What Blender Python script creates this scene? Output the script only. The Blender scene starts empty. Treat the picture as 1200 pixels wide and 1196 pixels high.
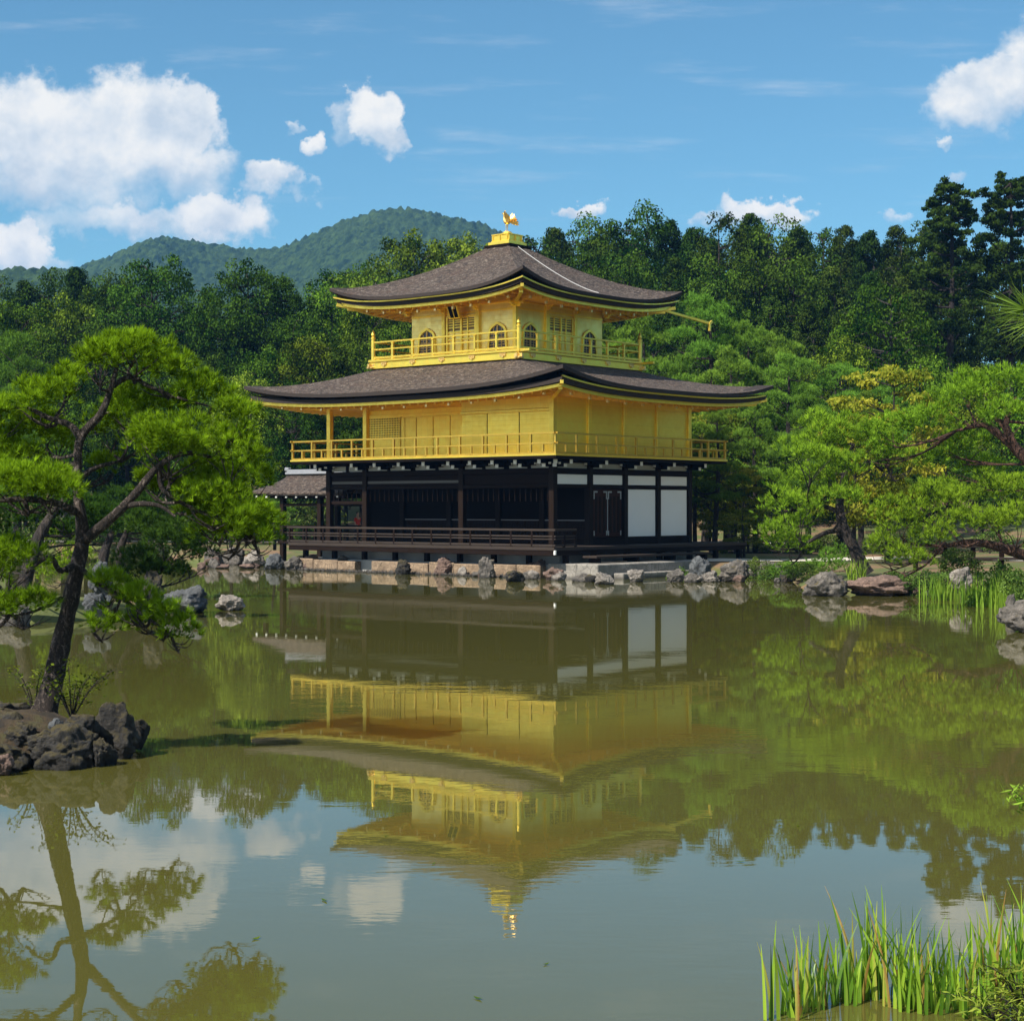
import bpy, bmesh, math, random
import numpy as np
from mathutils import Vector, Matrix, noise as mnoise

scene = bpy.context.scene
COL = scene.collection
RAD = math.radians
PI = math.pi

# ------------------------------------------------------------------ camera
CAMZ = 2.5
F_PX = 2014.8            # focal length in photo pixels (photo 1200 wide)
HOR = 594.14             # horizon row in the photo
cam_d = bpy.data.cameras.new("camera")
cam = bpy.data.objects.new("camera", cam_d); COL.objects.link(cam)
cam.location = (0, 0, CAMZ); cam.rotation_euler = (RAD(90), 0, 0)
cam_d.sensor_width = 36.0; cam_d.lens = 36.0 * F_PX / 1200.0
cam_d.shift_y = (HOR - 598.0) / 1200.0
cam_d.clip_start = 0.1; cam_d.clip_end = 20000
scene.camera = cam

# ------------------------------------------------------------------ sun, sky, exposure
SUN_EL = RAD(47)
SH = Vector((-0.74, -0.67, 0)).normalized()
SUN_DIR = Vector((SH.x * math.cos(SUN_EL), SH.y * math.cos(SUN_EL), math.sin(SUN_EL)))
sun_d = bpy.data.lights.new("sun", 'SUN'); sun_d.energy = 5.0; sun_d.angle = RAD(0.53)
sun_d.color = (1.0, 0.93, 0.82)
sun = bpy.data.objects.new("sun", sun_d); COL.objects.link(sun)
sun.rotation_euler = (-SUN_DIR).to_track_quat('-Z', 'Y').to_euler()
sun.location = (-40, -20, 80)

scene.view_settings.view_transform = 'Standard'
scene.view_settings.look = 'None'
scene.view_settings.exposure = 0.74
scene.view_settings.gamma = 1.0
try:
    scene.cycles.max_bounces = 8; scene.cycles.transparent_max_bounces = 6
    scene.cycles.diffuse_bounces = 3; scene.cycles.glossy_bounces = 4
    scene.cycles.transmission_bounces = 4; scene.cycles.volume_bounces = 0
    scene.cycles.sample_clamp_indirect = 6.0
    scene.cycles.use_denoising = True
except Exception:
    pass


class NT:
    """small node builder"""
    def __init__(self, tree):
        self.t = tree; self.n = tree.nodes; self.l = tree.links

    def new(self, typ, ins=None, **kw):
        nd = self.n.new(typ)
        for k, v in kw.items():
            setattr(nd, k, v)
        for k, v in (ins or {}).items():
            s = nd.inputs[k]
            if isinstance(v, bpy.types.NodeSocket):
                self.l.new(v, s)
            else:
                s.default_value = v
        return nd

    def math(self, op, a, b=0.0, c=0.0, clamp=False):
        nd = self.new('ShaderNodeMath', {0: a, 1: b, 2: c}, operation=op, use_clamp=clamp)
        return nd.outputs[0]

    def mix(self, f, a, b, bt='MIX'):
        nd = self.n.new('ShaderNodeMix'); nd.data_type = 'RGBA'; nd.blend_type = bt
        for s, v in ((nd.inputs['Factor'], f), (nd.inputs[6], a), (nd.inputs[7], b)):
            if isinstance(v, bpy.types.NodeSocket):
                self.l.new(v, s)
            elif isinstance(v, (int, float)):
                s.default_value = v
            else:
                s.default_value = (*v[:3], 1)
        return nd.outputs[2]

    def ramp(self, f, stops):
        nd = self.n.new('ShaderNodeValToRGB'); self.l.new(f, nd.inputs[0])
        e = nd.color_ramp.elements
        while len(e) < len(stops):
            e.new(0.5)
        for el, (p, c) in zip(e, stops):
            el.position = p; el.color = (*c, 1) if not isinstance(c, (int, float)) else (c, c, c, 1)
        return nd.outputs[0]

    def noise(self, vec, scale, detail=4, rough=0.55, dist=0.0, dim='3D'):
        nd = self.new('ShaderNodeTexNoise', {'Scale': scale, 'Detail': detail, 'Roughness': rough, 'Distortion': dist}, noise_dimensions=dim)
        if vec is not None:
            self.l.new(vec, nd.inputs['Vector'])
        return nd

    def mapping(self, vec, scale=(1, 1, 1), loc=(0, 0, 0), rot=(0, 0, 0)):
        nd = self.new('ShaderNodeMapping', {'Vector': vec, 'Scale': scale, 'Location': loc, 'Rotation': rot})
        return nd.outputs[0]

    def smooth(self, v, a, b, o0=0.0, o1=1.0):
        nd = self.new('ShaderNodeMapRange', {'Value': v, 'From Min': a, 'From Max': b, 'To Min': o0, 'To Max': o1}, interpolation_type='SMOOTHSTEP')
        return nd.outputs[0]


# world: Nishita sky with cumulus clouds at infinity
world = bpy.data.worlds.new("World"); scene.world = world; world.use_nodes = True
w = NT(world.node_tree); w.n.clear()
sky = w.new('ShaderNodeTexSky', sky_type='NISHITA', sun_disc=False, sun_elevation=SUN_EL,
            sun_rotation=math.atan2(SH.x, SH.y), altitude=60, air_density=1.0, dust_density=0.6, ozone_density=1.6)
tc = w.new('ShaderNodeTexCoord')
sep = w.new('ShaderNodeSeparateXYZ', {0: tc.outputs['Generated']})
yy = w.math('MAXIMUM', sep.outputs[1], 0.02)
u = w.math('DIVIDE', sep.outputs[0], yy); v = w.math('DIVIDE', sep.outputs[2], yy)
p0 = w.new('ShaderNodeCombineXYZ', {0: u, 1: v, 2: 0.0}).outputs[0]
# billowy edges: warp the flat direction coordinates with noise
nz1 = w.noise(p0, 26, 6, 0.6); nz2 = w.noise(p0, 70, 6, 0.62)
wv = w.new('ShaderNodeVectorMath', {0: nz1.outputs['Color'], 1: (0.5, 0.5, 0.5)}, operation='SUBTRACT').outputs[0]
wv = w.new('ShaderNodeVectorMath', {0: wv, 3: 0.052}, operation='SCALE').outputs[0]
wv2 = w.new('ShaderNodeVectorMath', {0: nz2.outputs['Color'], 1: (0.5, 0.5, 0.5)}, operation='SUBTRACT').outputs[0]
wv2 = w.new('ShaderNodeVectorMath', {0: wv2, 3: 0.013}, operation='SCALE').outputs[0]
pw = w.new('ShaderNodeVectorMath', {0: p0, 1: wv}, operation='ADD').outputs[0]
pw = w.new('ShaderNodeVectorMath', {0: pw, 1: wv2}, operation='ADD').outputs[0]
sp = w.new('ShaderNodeSeparateXYZ', {0: pw})
CLOUDS = [  # photo px centre, radii, weight
    (40, 160, 105, 72, 1.0), (150, 165, 100, 78, 1.0), (225, 135, 36, 46, 1.0), (95, 205, 130, 52, .9), (215, 200, 70, 42, .8),
    (130, 258, 125, 24, .72), (255, 252, 60, 28, .95), (190, 262, 90, 18, .7), (60, 190, 120, 60, .9), (318, 216, 34, 26, 1.0), (342, 226, 34, 13, .7),
    (440, 140, 32, 42, 1.0), (452, 160, 26, 26, .9), (405, 150, 20, 24, .55), (371, 172, 15, 18, .85), (340, 148, 10, 12, .5),
    (20, 290, 44, 34, 1.0), (50, 310, 60, 16, .5), (1150, 118, 72, 50, 1.0), (1190, 105, 60, 45, 1.0), (1098, 172, 14, 10, .6), (1122, 205, 20, 16, .5),
    (684, 243, 36, 12, .85), (905, 248, 52, 20, .95), (835, 255, 32, 12, .6), (1052, 252, 22, 12, .55),
    (455, 216, 8, 10, .3), (1260, 60, 90, 60, .8), (-120, 180, 140, 90, 1.0)]
dens = num = den = None
for (cx, cy, rx, ry, wt) in CLOUDS:
    cu, cv = (cx - 600) / F_PX, (HOR - cy) / F_PX
    du = w.math('MULTIPLY', w.math('SUBTRACT', sp.outputs[0], cu), F_PX / rx)
    dv = w.math('MULTIPLY', w.math('SUBTRACT', sp.outputs[1], cv), F_PX / ry)
    r2 = w.math('ADD', w.math('MULTIPLY', du, du), w.math('MULTIPLY', dv, dv))
    g = w.math('MULTIPLY', w.smooth(r2, 1.7, 0.0), wt)
    dens = g if dens is None else w.math('MAXIMUM', dens, g)
    gdv = w.math('MULTIPLY', g, dv)
    num = gdv if num is None else w.math('ADD', num, gdv)
    den = g if den is None else w.math('ADD', den, g)
fine = w.noise(p0, 30, 6, 0.56)
dd = w.math('ADD', dens, w.math('MULTIPLY', w.math('SUBTRACT', fine.outputs[0], 0.5), 0.8))
height = w.math('DIVIDE', num, w.math('ADD', den, 0.05))
cov = w.math('MULTIPLY', w.smooth(dd, 0.24, w.smooth(height, -0.45, 0.35, 1.1, 0.74)), w.smooth(dens, 0.0, 0.34))
# high thin cirrus streaks
ci = w.noise(w.mapping(p0, scale=(5, 40, 1), rot=(0, 0, 0.1)), 1.6, 6, 0.6)
cir = w.math('MULTIPLY', w.smooth(ci.outputs[0], 0.52, 0.8), 0.28)
# unseen bright cloud added round the dome as fill for panels and gold
dn = w.noise(w.mapping(tc.outputs['Generated'], scale=(1, 1, 2.2)), 2.4, 7, 0.6)
fill_cloud = w.math('MULTIPLY', w.smooth(dn.outputs[0], 0.42, 0.60), w.math('MULTIPLY', w.smooth(sep.outputs[1], 0.90, 0.6), w.smooth(sep.outputs[0], 0.97, 0.75)))
cov = w.math('MAXIMUM', cov, w.math('MAXIMUM', cir, w.math('MULTIPLY', fill_cloud, 0.9)))
left_boost = w.smooth(sep.outputs[0], -0.3, -0.95, 1.0, 1.7)  # extra cloud brightness added on the unseen left to brighten the gold
# relief of the billows: denser towards the sun means shaded
pb1 = w.noise(p0, 19, 5, 0.55)
poff = w.new('ShaderNodeVectorMath', {0: p0, 1: (-0.007, 0.010, 0.0)}, operation='ADD').outputs[0]
pb2 = w.noise(poff, 19, 5, 0.55)
relief = w.math('ADD', w.math('MULTIPLY', w.math('SUBTRACT', pb1.outputs[0], pb2.outputs[0]), 1.5), w.math('MULTIPLY', w.noise(p0, 11, 3, .5).outputs[0], 0.45))
relief = w.math('ADD', relief, w.math('MULTIPLY', height, 0.20))
shade = w.ramp(relief, [(0.06, (4.3, 4.9, 5.5)), (0.24, (5.6, 5.9, 6.1)), (0.42, (6.9, 6.8, 6.5))])
# deeper blue with height, as the photo's zenith side
skyc = w.mix(1.0, sky.outputs[0], (0.54, 0.85, 0.90), 'MULTIPLY')
allc = w.mix(cov, skyc, w.new('ShaderNodeVectorMath', {0: shade, 3: left_boost}, operation='SCALE').outputs[0])
bg = w.new('ShaderNodeBackground', {'Color': allc, 'Strength': 0.086})
out = w.new('ShaderNodeOutputWorld', {'Surface': bg.outputs[0]})

# ------------------------------------------------------------------ object helpers
def props(o, label=None, cat=None, group=None, kind=None):
    if label: o['label'] = label
    if cat: o['category'] = cat
    if group: o['group'] = group
    if kind: o['kind'] = kind
    return o

def empty(name, loc=(0, 0, 0), rz=0.0, label=None, cat=None, group=None):
    o = bpy.data.objects.new(name, None); COL.objects.link(o)
    o.location = loc; o.rotation_euler = (0, 0, rz); o.empty_display_size = 0.3
    return props(o, label, cat, group)

def mesh_np(name, V, quads=None, tris=None, mat=None, parent=None, smooth=False, tone=None):
    V = np.asarray(V, np.float32)
    me = bpy.data.meshes.new(name)
    nq = 0 if quads is None else len(quads); nt = 0 if tris is None else len(tris)
    me.vertices.add(len(V)); me.vertices.foreach_set('co', V.ravel())
    me.loops.add(nq * 4 + nt * 3); me.polygons.add(nq + nt)
    li = []; st = []
    if nq: li.append(np.asarray(quads, np.int32).ravel()); st.append(np.arange(nq, dtype=np.int32) * 4)
    if nt: li.append(np.asarray(tris, np.int32).ravel()); st.append(nq * 4 + np.arange(nt, dtype=np.int32) * 3)
    me.loops.foreach_set('vertex_index', np.concatenate(li))
    me.polygons.foreach_set('loop_start', np.concatenate(st))
    if smooth: me.polygons.foreach_set('use_smooth', np.ones(nq + nt, dtype=bool))
    if tone is not None:
        a = me.attributes.new('tone', 'FLOAT', 'POINT'); a.data.foreach_set('value', np.asarray(tone, np.float32))
    me.update(calc_edges=True); me.validate()
    if mat: me.materials.append(mat)
    o = bpy.data.objects.new(name, me); COL.objects.link(o)
    if parent: o.parent = parent
    return o

class MB:
    """collects faces and links them as ONE mesh"""
    def __init__(self): self.v = []; self.f = []
    def add(self, vs, fs):
        b = len(self.v); self.v += [tuple(x) for x in vs]; self.f += [tuple(i + b for i in q) for q in fs]
        return self
    def box(self, x0, x1, y0, y1, z0, z1):
        vs = [(x0, y0, z0), (x1, y0, z0), (x1, y1, z0), (x0, y1, z0), (x0, y0, z1), (x1, y0, z1), (x1, y1, z1), (x0, y1, z1)]
        return self.add(vs, [(0, 3, 2, 1), (4, 5, 6, 7), (0, 1, 5, 4), (1, 2, 6, 5), (2, 3, 7, 6), (3, 0, 4, 7)])
    def bar(self, a, b, w_, h_=None, up=(0, 0, 1)):
        a = Vector(a); b = Vector(b); d = (b - a).normalized(); upv = Vector(up)
        if abs(d.dot(upv)) > .95: upv = Vector((0, 1, 0))
        s = d.cross(upv).normalized(); t = s.cross(d).normalized(); h_ = h_ or w_
        vs = []
        for q in (a, b):
            for i, j in ((-1, -1), (1, -1), (1, 1), (-1, 1)): vs.append(q + s * i * w_ / 2 + t * j * h_ / 2)
        return self.add(vs, [(0, 3, 2, 1), (4, 5, 6, 7), (0, 1, 5, 4), (1, 2, 6, 5), (2, 3, 7, 6), (3, 0, 4, 7)])
    def cyl(self, c, r0, r1, z0, z1, n=12):
        vs = []
        for z, r in ((z0, r0), (z1, r1)):
            for k in range(n): vs.append((c[0] + r * math.cos(2 * PI * k / n), c[1] + r * math.sin(2 * PI * k / n), z))
        fs = [tuple(range(n - 1, -1, -1)), tuple(range(n, 2 * n))] + [(k, (k + 1) % n, n + (k + 1) % n, n + k) for k in range(n)]
        return self.add(vs, fs)
    def lathe(self, c, prof, n=12):
        vs = []; m = len(prof)
        for r, z in prof:
            for k in range(n): vs.append((c[0] + r * math.cos(2 * PI * k / n), c[1] + r * math.sin(2 * PI * k / n), z))
        fs = [(i * n + k, i * n + (k + 1) % n, (i + 1) * n + (k + 1) % n, (i + 1) * n + k) for i in range(m - 1) for k in range(n)]
        fs += [tuple(range(n - 1, -1, -1)), tuple(range((m - 1) * n, m * n))]
        return self.add(vs, fs)
    def build(self, name, mat, parent=None, bevel=0.0, smooth=False):
        me = bpy.data.meshes.new(name); me.from_pydata(self.v, [], self.f); me.update()
        me.materials.append(mat)
        if smooth: me.polygons.foreach_set('use_smooth', [True] * len(me.polygons))
        o = bpy.data.objects.new(name, me); COL.objects.link(o)
        if parent: o.parent = parent
        if bevel > 0:
            m = o.modifiers.new('bevel', 'BEVEL'); m.width = bevel; m.segments = 1; m.limit_method = 'ANGLE'
        return o

def copy_part(o, parent, loc=None, rz=None):
    c = o.copy(); COL.objects.link(c); c.parent = parent
    if loc is not None: c.location = loc
    if rz is not None: c.rotation_euler = (0, 0, rz)
    return c

def W(px, py, Y):
    """photo pixel + depth -> world point"""
    return Vector(((px - 600) * Y / F_PX, Y, CAMZ - (py - HOR) * Y / F_PX))

# ------------------------------------------------------------------ materials
def mat_new(name):
    m = bpy.data.materials.new(name); m.use_nodes = True
    t = NT(m.node_tree); t.n.clear()
    return m, t
def finish(t, shader, disp=None):
    o = t.new('ShaderNodeOutputMaterial', {'Surface': shader})
def bump(t, h, strength, dist):
    return t.new('ShaderNodeBump', {'Height': h, 'Strength': strength, 'Distance': dist}).outputs[0]
def objc(t): return t.new('ShaderNodeTexCoord').outputs['Object']
def posn(t): return t.new('ShaderNodeNewGeometry').outputs['Position']

def m_gold(name, plank=0.0, base=(1.0, 0.73, 0.11), rough=0.36, metal=0.92):
    m, t = mat_new(name); p = objc(t)
    n = t.noise(p, 5, 5, 0.6); n2 = t.noise(p, 40, 3, 0.6)
    c = t.mix(t.math('MULTIPLY', n.outputs[0], 0.9), (base[0] * 1.04, base[1] * 1.08, base[2] * 1.3), (base[0] * .9, base[1] * .86, base[2] * .7))
    h = n2.outputs[0]
    lf = t.new('ShaderNodeTexBrick', {'Vector': t.mapping(t.new('ShaderNodeTexCoord').outputs['Object'], scale=(1, 1, 1), rot=(PI / 2, 0, 0)), 'Color1': (.92, .92, .92, 1), 'Color2': (1.06, 1.05, 1.0, 1), 'Mortar': (.80, .78, .72, 1), 'Scale': 1.0, 'Mortar Size': .006, 'Brick Width': .33, 'Row Height': .33}, offset=0.0)
    c = t.mix(.55, c, lf.outputs[0], 'MULTIPLY')
    ws = t.noise(p, .9, 4, .6)
    c = t.mix(t.smooth(ws.outputs[0], .45, .75, 0, .3), c, (base[0] * .82, base[1] * .72, base[2] * .5))
    rnd = t.new('ShaderNodeObjectInfo').outputs['Random']
    c = t.new('ShaderNodeHueSaturation', {'Color': c, 'Value': t.smooth(rnd, 0, 1, .90, 1.06), 'Saturation': 1.0}).outputs[0]
    if plank:
        wv_ = t.new('ShaderNodeTexWave', {'Vector': p, 'Scale': 1.0 / plank, 'Distortion': 0.6, 'Detail': 1.0, 'Detail Scale': 0.4}, wave_type='BANDS', bands_direction='Z', wave_profile='SAW')
        h = t.math('ADD', t.math('MULTIPLY', h, 0.3), wv_.outputs[0])
        c = t.mix(t.smooth(wv_.outputs[0], 0.86, 1.0, 0, 0.35), c, (base[0] * .6, base[1] * .5, base[2] * .4))
    b = t.new('ShaderNodeBsdfPrincipled', {'Base Color': c, 'Metallic': metal, 'Roughness': t.smooth(n.outputs[0], 0.3, 0.7, rough - .05, rough + .1), 'Normal': bump(t, h, 0.35, 0.012)})
    finish(t, b.outputs[0]); return m
GOLD = m_gold("gold_leaf"); GOLDR = m_gold("gold_rail", 0, (.66, .45, .075), .42, .9); GOLDT = m_gold("gold_leaf_sky_lit", 0.55, (1.0, .80, .24), .36, .9); GOLDU = m_gold("gold_leaf_sky_lit_plain", 0, (1.0, .79, .22), .36, .9); GOLDP = m_gold("gold_planks", 0.55); GOLDE = m_gold("gold_leaf_east", 0.0)  # third-floor copies are paler: brighter sky reflection put into the gold colour

def m_wood(name, base, rough=0.55, axis='X', var=0.5):
    m, t = mat_new(name); p = objc(t)
    sc = {'X': (0.6, 9, 9), 'Z': (9, 9, 0.6), 'Y': (9, .6, 9)}[axis]
    n = t.noise(t.mapping(p, scale=sc), 3, 5, 0.65)
    c = t.mix(n.outputs[0], [x * (1 - var) for x in base], [x * (1 + var) for x in base])
    b = t.new('ShaderNodeBsdfPrincipled', {'Base Color': c, 'Roughness': rough, 'Specular IOR Level': .08, 'Normal': bump(t, n.outputs[0], 0.3, 0.01)})
    finish(t, b.outputs[0]); return m
DARKW = m_wood("dark_wood", (0.011, 0.006, 0.004), 0.7)
DARKV = m_wood("dark_wood_upright", (0.014, 0.008, 0.005), 0.6, 'Z')
WEATH = m_wood("weathered_wood", (0.040, 0.031, 0.026), 0.6)
BLACKW = m_wood("black_wood", (0.006, 0.0035, 0.0025), 0.75)
REDW = m_wood("reddish_old_wood", (0.035, 0.013, 0.007), 0.6, 'Z', 0.7)

def m_plain(name, base, rough=0.7, nscale=6, var=0.12, bmp=0.1, metal=0.0):
    m, t = mat_new(name); n = t.noise(objc(t), nscale, 5, 0.6)
    c = t.mix(n.outputs[0], [x * (1 - var) for x in base], [min(1, x * (1 + var)) for x in base])
    b = t.new('ShaderNodeBsdfPrincipled', {'Base Color': c, 'Roughness': rough, 'Metallic': metal, 'Normal': bump(t, n.outputs[0], bmp, 0.01)})
    finish(t, b.outputs[0]); return m
PLASTER = m_plain("white_plaster", (0.84, 0.82, 0.77), 0.85, 1.5, 0.05)
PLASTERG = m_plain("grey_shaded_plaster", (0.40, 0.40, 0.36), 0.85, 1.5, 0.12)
WHITE = m_plain("white_paint", (0.78, 0.77, 0.72), 0.6)
TILE = m_plain("grey_ridge_tile", (0.22, 0.23, 0.25), 0.35, 12, 0.3)
CABLE = m_plain("pale_metal_cable", (0.62, 0.62, 0.62), 0.5, 12, 0.1, 0.05, 0.3)
PANE = m_plain("dark_window_pane", (0.018, 0.017, 0.016), 0.25, 6, 0.2)
CLOTH_RED = m_plain("red_cloth", (0.62, 0.045, 0.02), 0.85, 8, 0.15)
CLOTH_DARK = m_plain("dark_cloth", (0.03, 0.03, 0.04), 0.85, 8, 0.15)
SKIN = m_plain("skin", (0.50, 0.30, 0.21), 0.6, 8, 0.06)
HAIR = m_plain("black_hair", (0.012, 0.010, 0.009), 0.5, 20, 0.2)

def m_shingle():
    m, t = mat_new("bark_shingles"); p = objc(t)
    ge = t.new('ShaderNodeNewGeometry')
    a = t.noise(t.mapping(p, scale=(1, 1, 2.2)), 1.4, 4, 0.6)
    f1 = t.noise(t.mapping(p, scale=(1, 1, 2.6)), 5.5, 5, 0.75)
    f2 = t.noise(t.mapping(p, scale=(1, 1, 2.4)), 13, 4, 0.75)
    wv_ = t.new('ShaderNodeTexWave', {'Vector': p, 'Scale': 2.3, 'Distortion': 5.0, 'Detail': 3.0, 'Detail Scale': 2.2}, wave_type='BANDS', bands_direction='Z')
    k = t.math('ADD', t.math('MULTIPLY', f1.outputs[0], 0.6), t.math('MULTIPLY', f2.outputs[0], 0.4))
    c = t.ramp(k, [(0.40, (0.012, 0.008, 0.007)), (0.48, (0.062, 0.043, 0.034)), (0.54, (0.115, 0.086, 0.068)), (0.62, (0.29, 0.24, 0.20))])
    c = t.mix(t.smooth(a.outputs[0], 0.45, 0.7, 0, 0.5), c, (0.085, 0.048, 0.035))
    h = t.math('ADD', t.math('MULTIPLY', k, 1.4), t.math('MULTIPLY', wv_.outputs[0], 0.35))
    b = t.new('ShaderNodeBsdfPrincipled', {'Base Color': c, 'Roughness': 0.9, 'Normal': bump(t, h, 1.0, 0.16)})
    finish(t, b.outputs[0]); return m
SHINGLE = m_shingle()
def m_eave():
    m, t = mat_new("layered_eave_edge"); p = objc(t)
    wv_ = t.new('ShaderNodeTexWave', {'Vector': p, 'Scale': 9.0, 'Distortion': 1.0, 'Detail': 2.0}, wave_type='BANDS', bands_direction='Z')
    c = t.mix(wv_.outputs[0], (0.012, 0.008, 0.007), (0.03, 0.019, 0.015))
    b = t.new('ShaderNodeBsdfPrincipled', {'Base Color': c, 'Roughness': 0.85, 'Normal': bump(t, wv_.outputs[0], 0.4, 0.02)})
    finish(t, b.outputs[0]); return m
EAVE = m_eave()

def m_stone(name, a, b_, scale=3.0, bmp=0.6, moss=0.0, wet=False):
    m, t = mat_new(name); p = objc(t)
    n = t.noise(p, scale, 7, 0.68); n2 = t.noise(p, scale * 5, 5, 0.7); vo = t.new('ShaderNodeTexVoronoi', {'Vector': p, 'Scale': scale * 1.6}, feature='DISTANCE_TO_EDGE')
    c = t.ramp(n.outputs[0], [(0.33, a), (0.5, [(x + y) / 2 for x, y in zip(a, b_)]), (0.66, b_)])
    c = t.mix(t.smooth(n2.outputs[0], 0.5, 0.72, 0, .6), c, [x * .35 for x in a])
    crack = t.smooth(vo.outputs[0], 0.0, 0.05, 0.75, 0)
    c = t.mix(t.math('MULTIPLY', crack, t.smooth(n.outputs[0], .42, .56)), c, [x * .3 for x in a])
    if moss:
        nv = t.new('ShaderNodeSeparateXYZ', {0: t.new('ShaderNodeNewGeometry').outputs['Normal']}).outputs[2]
        mm = t.math('MULTIPLY', t.smooth(nv, 0.1, 0.8), t.smooth(t.noise(p, scale * 1.3, 5, .65).outputs[0], 0.62 - moss * .3, 0.72 - moss * .2))
        c = t.mix(mm, c, (0.062, 0.048, 0.014))
    # damp dark band just above the water line
    z = t.new('ShaderNodeSeparateXYZ', {0: posn(t)}).outputs[2]
    c = t.mix(t.smooth(t.math('ADD', z, t.math('MULTIPLY', n.outputs[0], .12)), 0.22, 0.06, 0, .75), c, [x * .22 for x in a])
    h = t.math('ADD', n.outputs[0], t.math('MULTIPLY', n2.outputs[0], 0.4))
    b = t.new('ShaderNodeBsdfPrincipled', {'Base Color': c, 'Roughness': 0.85, 'Normal': bump(t, h, bmp, 0.12)})
    finish(t, b.outputs[0]); return m
ROCK_G = m_stone("grey_rock", (0.036, 0.033, 0.030), (0.19, 0.168, 0.145), 3.2, .9, .4)
ROCK_R = m_stone("reddish_rock", (0.075, 0.045, 0.035), (0.24, 0.16, 0.125), 3.0, .9)
ROCK_P = m_stone("pale_rock", (0.09, 0.08, 0.07), (0.36, 0.32, 0.28), 3.4, .9)
ROCK_D = m_stone("dark_rock", (0.008, 0.0075, 0.007), (0.042, 0.038, 0.034), 6.0, .9, .75)
ROCK_B = m_stone("blue_grey_rock", (0.03, 0.034, 0.038), (0.13, 0.138, 0.145), 3.2, .9)
TANSTONE = m_stone("tan_cut_stone", (0.14, 0.095, 0.060), (0.34, 0.245, 0.16), 2.6, .8)
SLAB = m_stone("grey_stone_slab", (0.15, 0.14, 0.125), (0.31, 0.285, 0.25), 1.6, .4)
CONC = m_plain("grey_plinth_stone", (0.30, 0.30, 0.29), .9, 2.0, .35)

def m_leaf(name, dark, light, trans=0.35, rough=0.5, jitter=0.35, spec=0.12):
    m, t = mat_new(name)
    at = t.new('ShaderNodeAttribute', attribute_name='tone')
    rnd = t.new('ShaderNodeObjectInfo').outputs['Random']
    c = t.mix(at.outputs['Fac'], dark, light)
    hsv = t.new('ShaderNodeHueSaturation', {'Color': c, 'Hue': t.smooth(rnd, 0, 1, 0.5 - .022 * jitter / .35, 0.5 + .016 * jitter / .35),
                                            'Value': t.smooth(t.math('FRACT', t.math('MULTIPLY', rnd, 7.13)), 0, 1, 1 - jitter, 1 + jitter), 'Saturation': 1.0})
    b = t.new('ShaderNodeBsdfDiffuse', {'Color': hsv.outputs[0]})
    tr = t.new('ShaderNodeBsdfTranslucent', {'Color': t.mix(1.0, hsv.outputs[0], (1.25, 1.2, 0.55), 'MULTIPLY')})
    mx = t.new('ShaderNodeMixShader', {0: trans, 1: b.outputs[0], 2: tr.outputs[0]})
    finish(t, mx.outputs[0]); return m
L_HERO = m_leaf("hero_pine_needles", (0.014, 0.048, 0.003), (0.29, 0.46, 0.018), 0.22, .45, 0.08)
L_PINE = m_leaf("pine_needles", (0.012, 0.045, 0.006), (0.19, 0.35, 0.042), 0.18, .5, .22)
L_PINEB = m_leaf("bright_pine_needles", (0.014, 0.052, 0.005), (0.27, 0.44, 0.028), 0.2, .5, .15)
L_PINED = m_leaf("dark_pine_needles", (0.01, 0.034, 0.006), (0.07, 0.15, 0.02), 0.2, .5, .15)
L_CYP = m_leaf("cypress_sprays", (0.005, 0.02, 0.004), (0.07, 0.125, 0.017), 0.18, .6, .32)
L_BRD = m_leaf("broad_leaves", (0.009, 0.034, 0.004), (0.16, 0.255, 0.022), 0.24, .45, .38)
L_BRDD = m_leaf("dark_broad_leaves", (0.005, 0.02, 0.003), (0.066, 0.125, 0.014), 0.2, .45, .30)
L_BRDL = m_leaf("light_broad_leaves", (0.02, 0.058, 0.006), (0.19, 0.29, 0.03), 0.24, .45, .30)
L_YEL = m_leaf("maple_leaves", (0.085, 0.130, 0.012), (0.33, 0.34, 0.040), .4, .5, .25)
L_SHRUB = m_leaf("shrub_leaves", (0.029, 0.062, 0.013), (0.140, 0.210, 0.042), .3, .5, .25)
L_IRIS = m_leaf("iris_blades", (0.050, 0.120, 0.012), (0.288, 0.444, 0.054), .4, .4, .12)
def m_reed():
    m, t = mat_new("reed_blades")
    at = t.new('ShaderNodeAttribute', attribute_name='tone').outputs['Fac']
    c = t.ramp(at, [(0.0, (0.030, 0.090, 0.008)), (0.40, (0.12, 0.26, 0.018)), (0.80, (0.30, 0.46, 0.035)), (0.90, (0.40, 0.40, 0.07)), (1.0, (0.24, 0.11, 0.035))])
    n = t.noise(t.mapping(objc(t), scale=(40, 40, 3)), 3, 3, .6)
    c = t.mix(t.smooth(n.outputs[0], .5, .75, 0, .5), c, (0.30, 0.36, 0.07))
    b = t.new('ShaderNodeBsdfPrincipled', {'Base Color': c, 'Roughness': .38, 'Specular IOR Level': .35})
    tr = t.new('ShaderNodeBsdfTranslucent', {'Color': c})
    mx = t.new('ShaderNodeMixShader', {0: .35, 1: b.outputs[0], 2: tr.outputs[0]})
    finish(t, mx.outputs[0]); return m
L_REED = m_reed()
L_NEED = m_leaf("near_pine_needles", (0.07, 0.14, 0.02), (0.24, 0.36, 0.07), .3, .35, .1, .5)
L_MIX = m_leaf("weed_leaves", (0.06, 0.11, 0.015), (0.26, 0.33, 0.05), .4, .5, .2)

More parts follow.
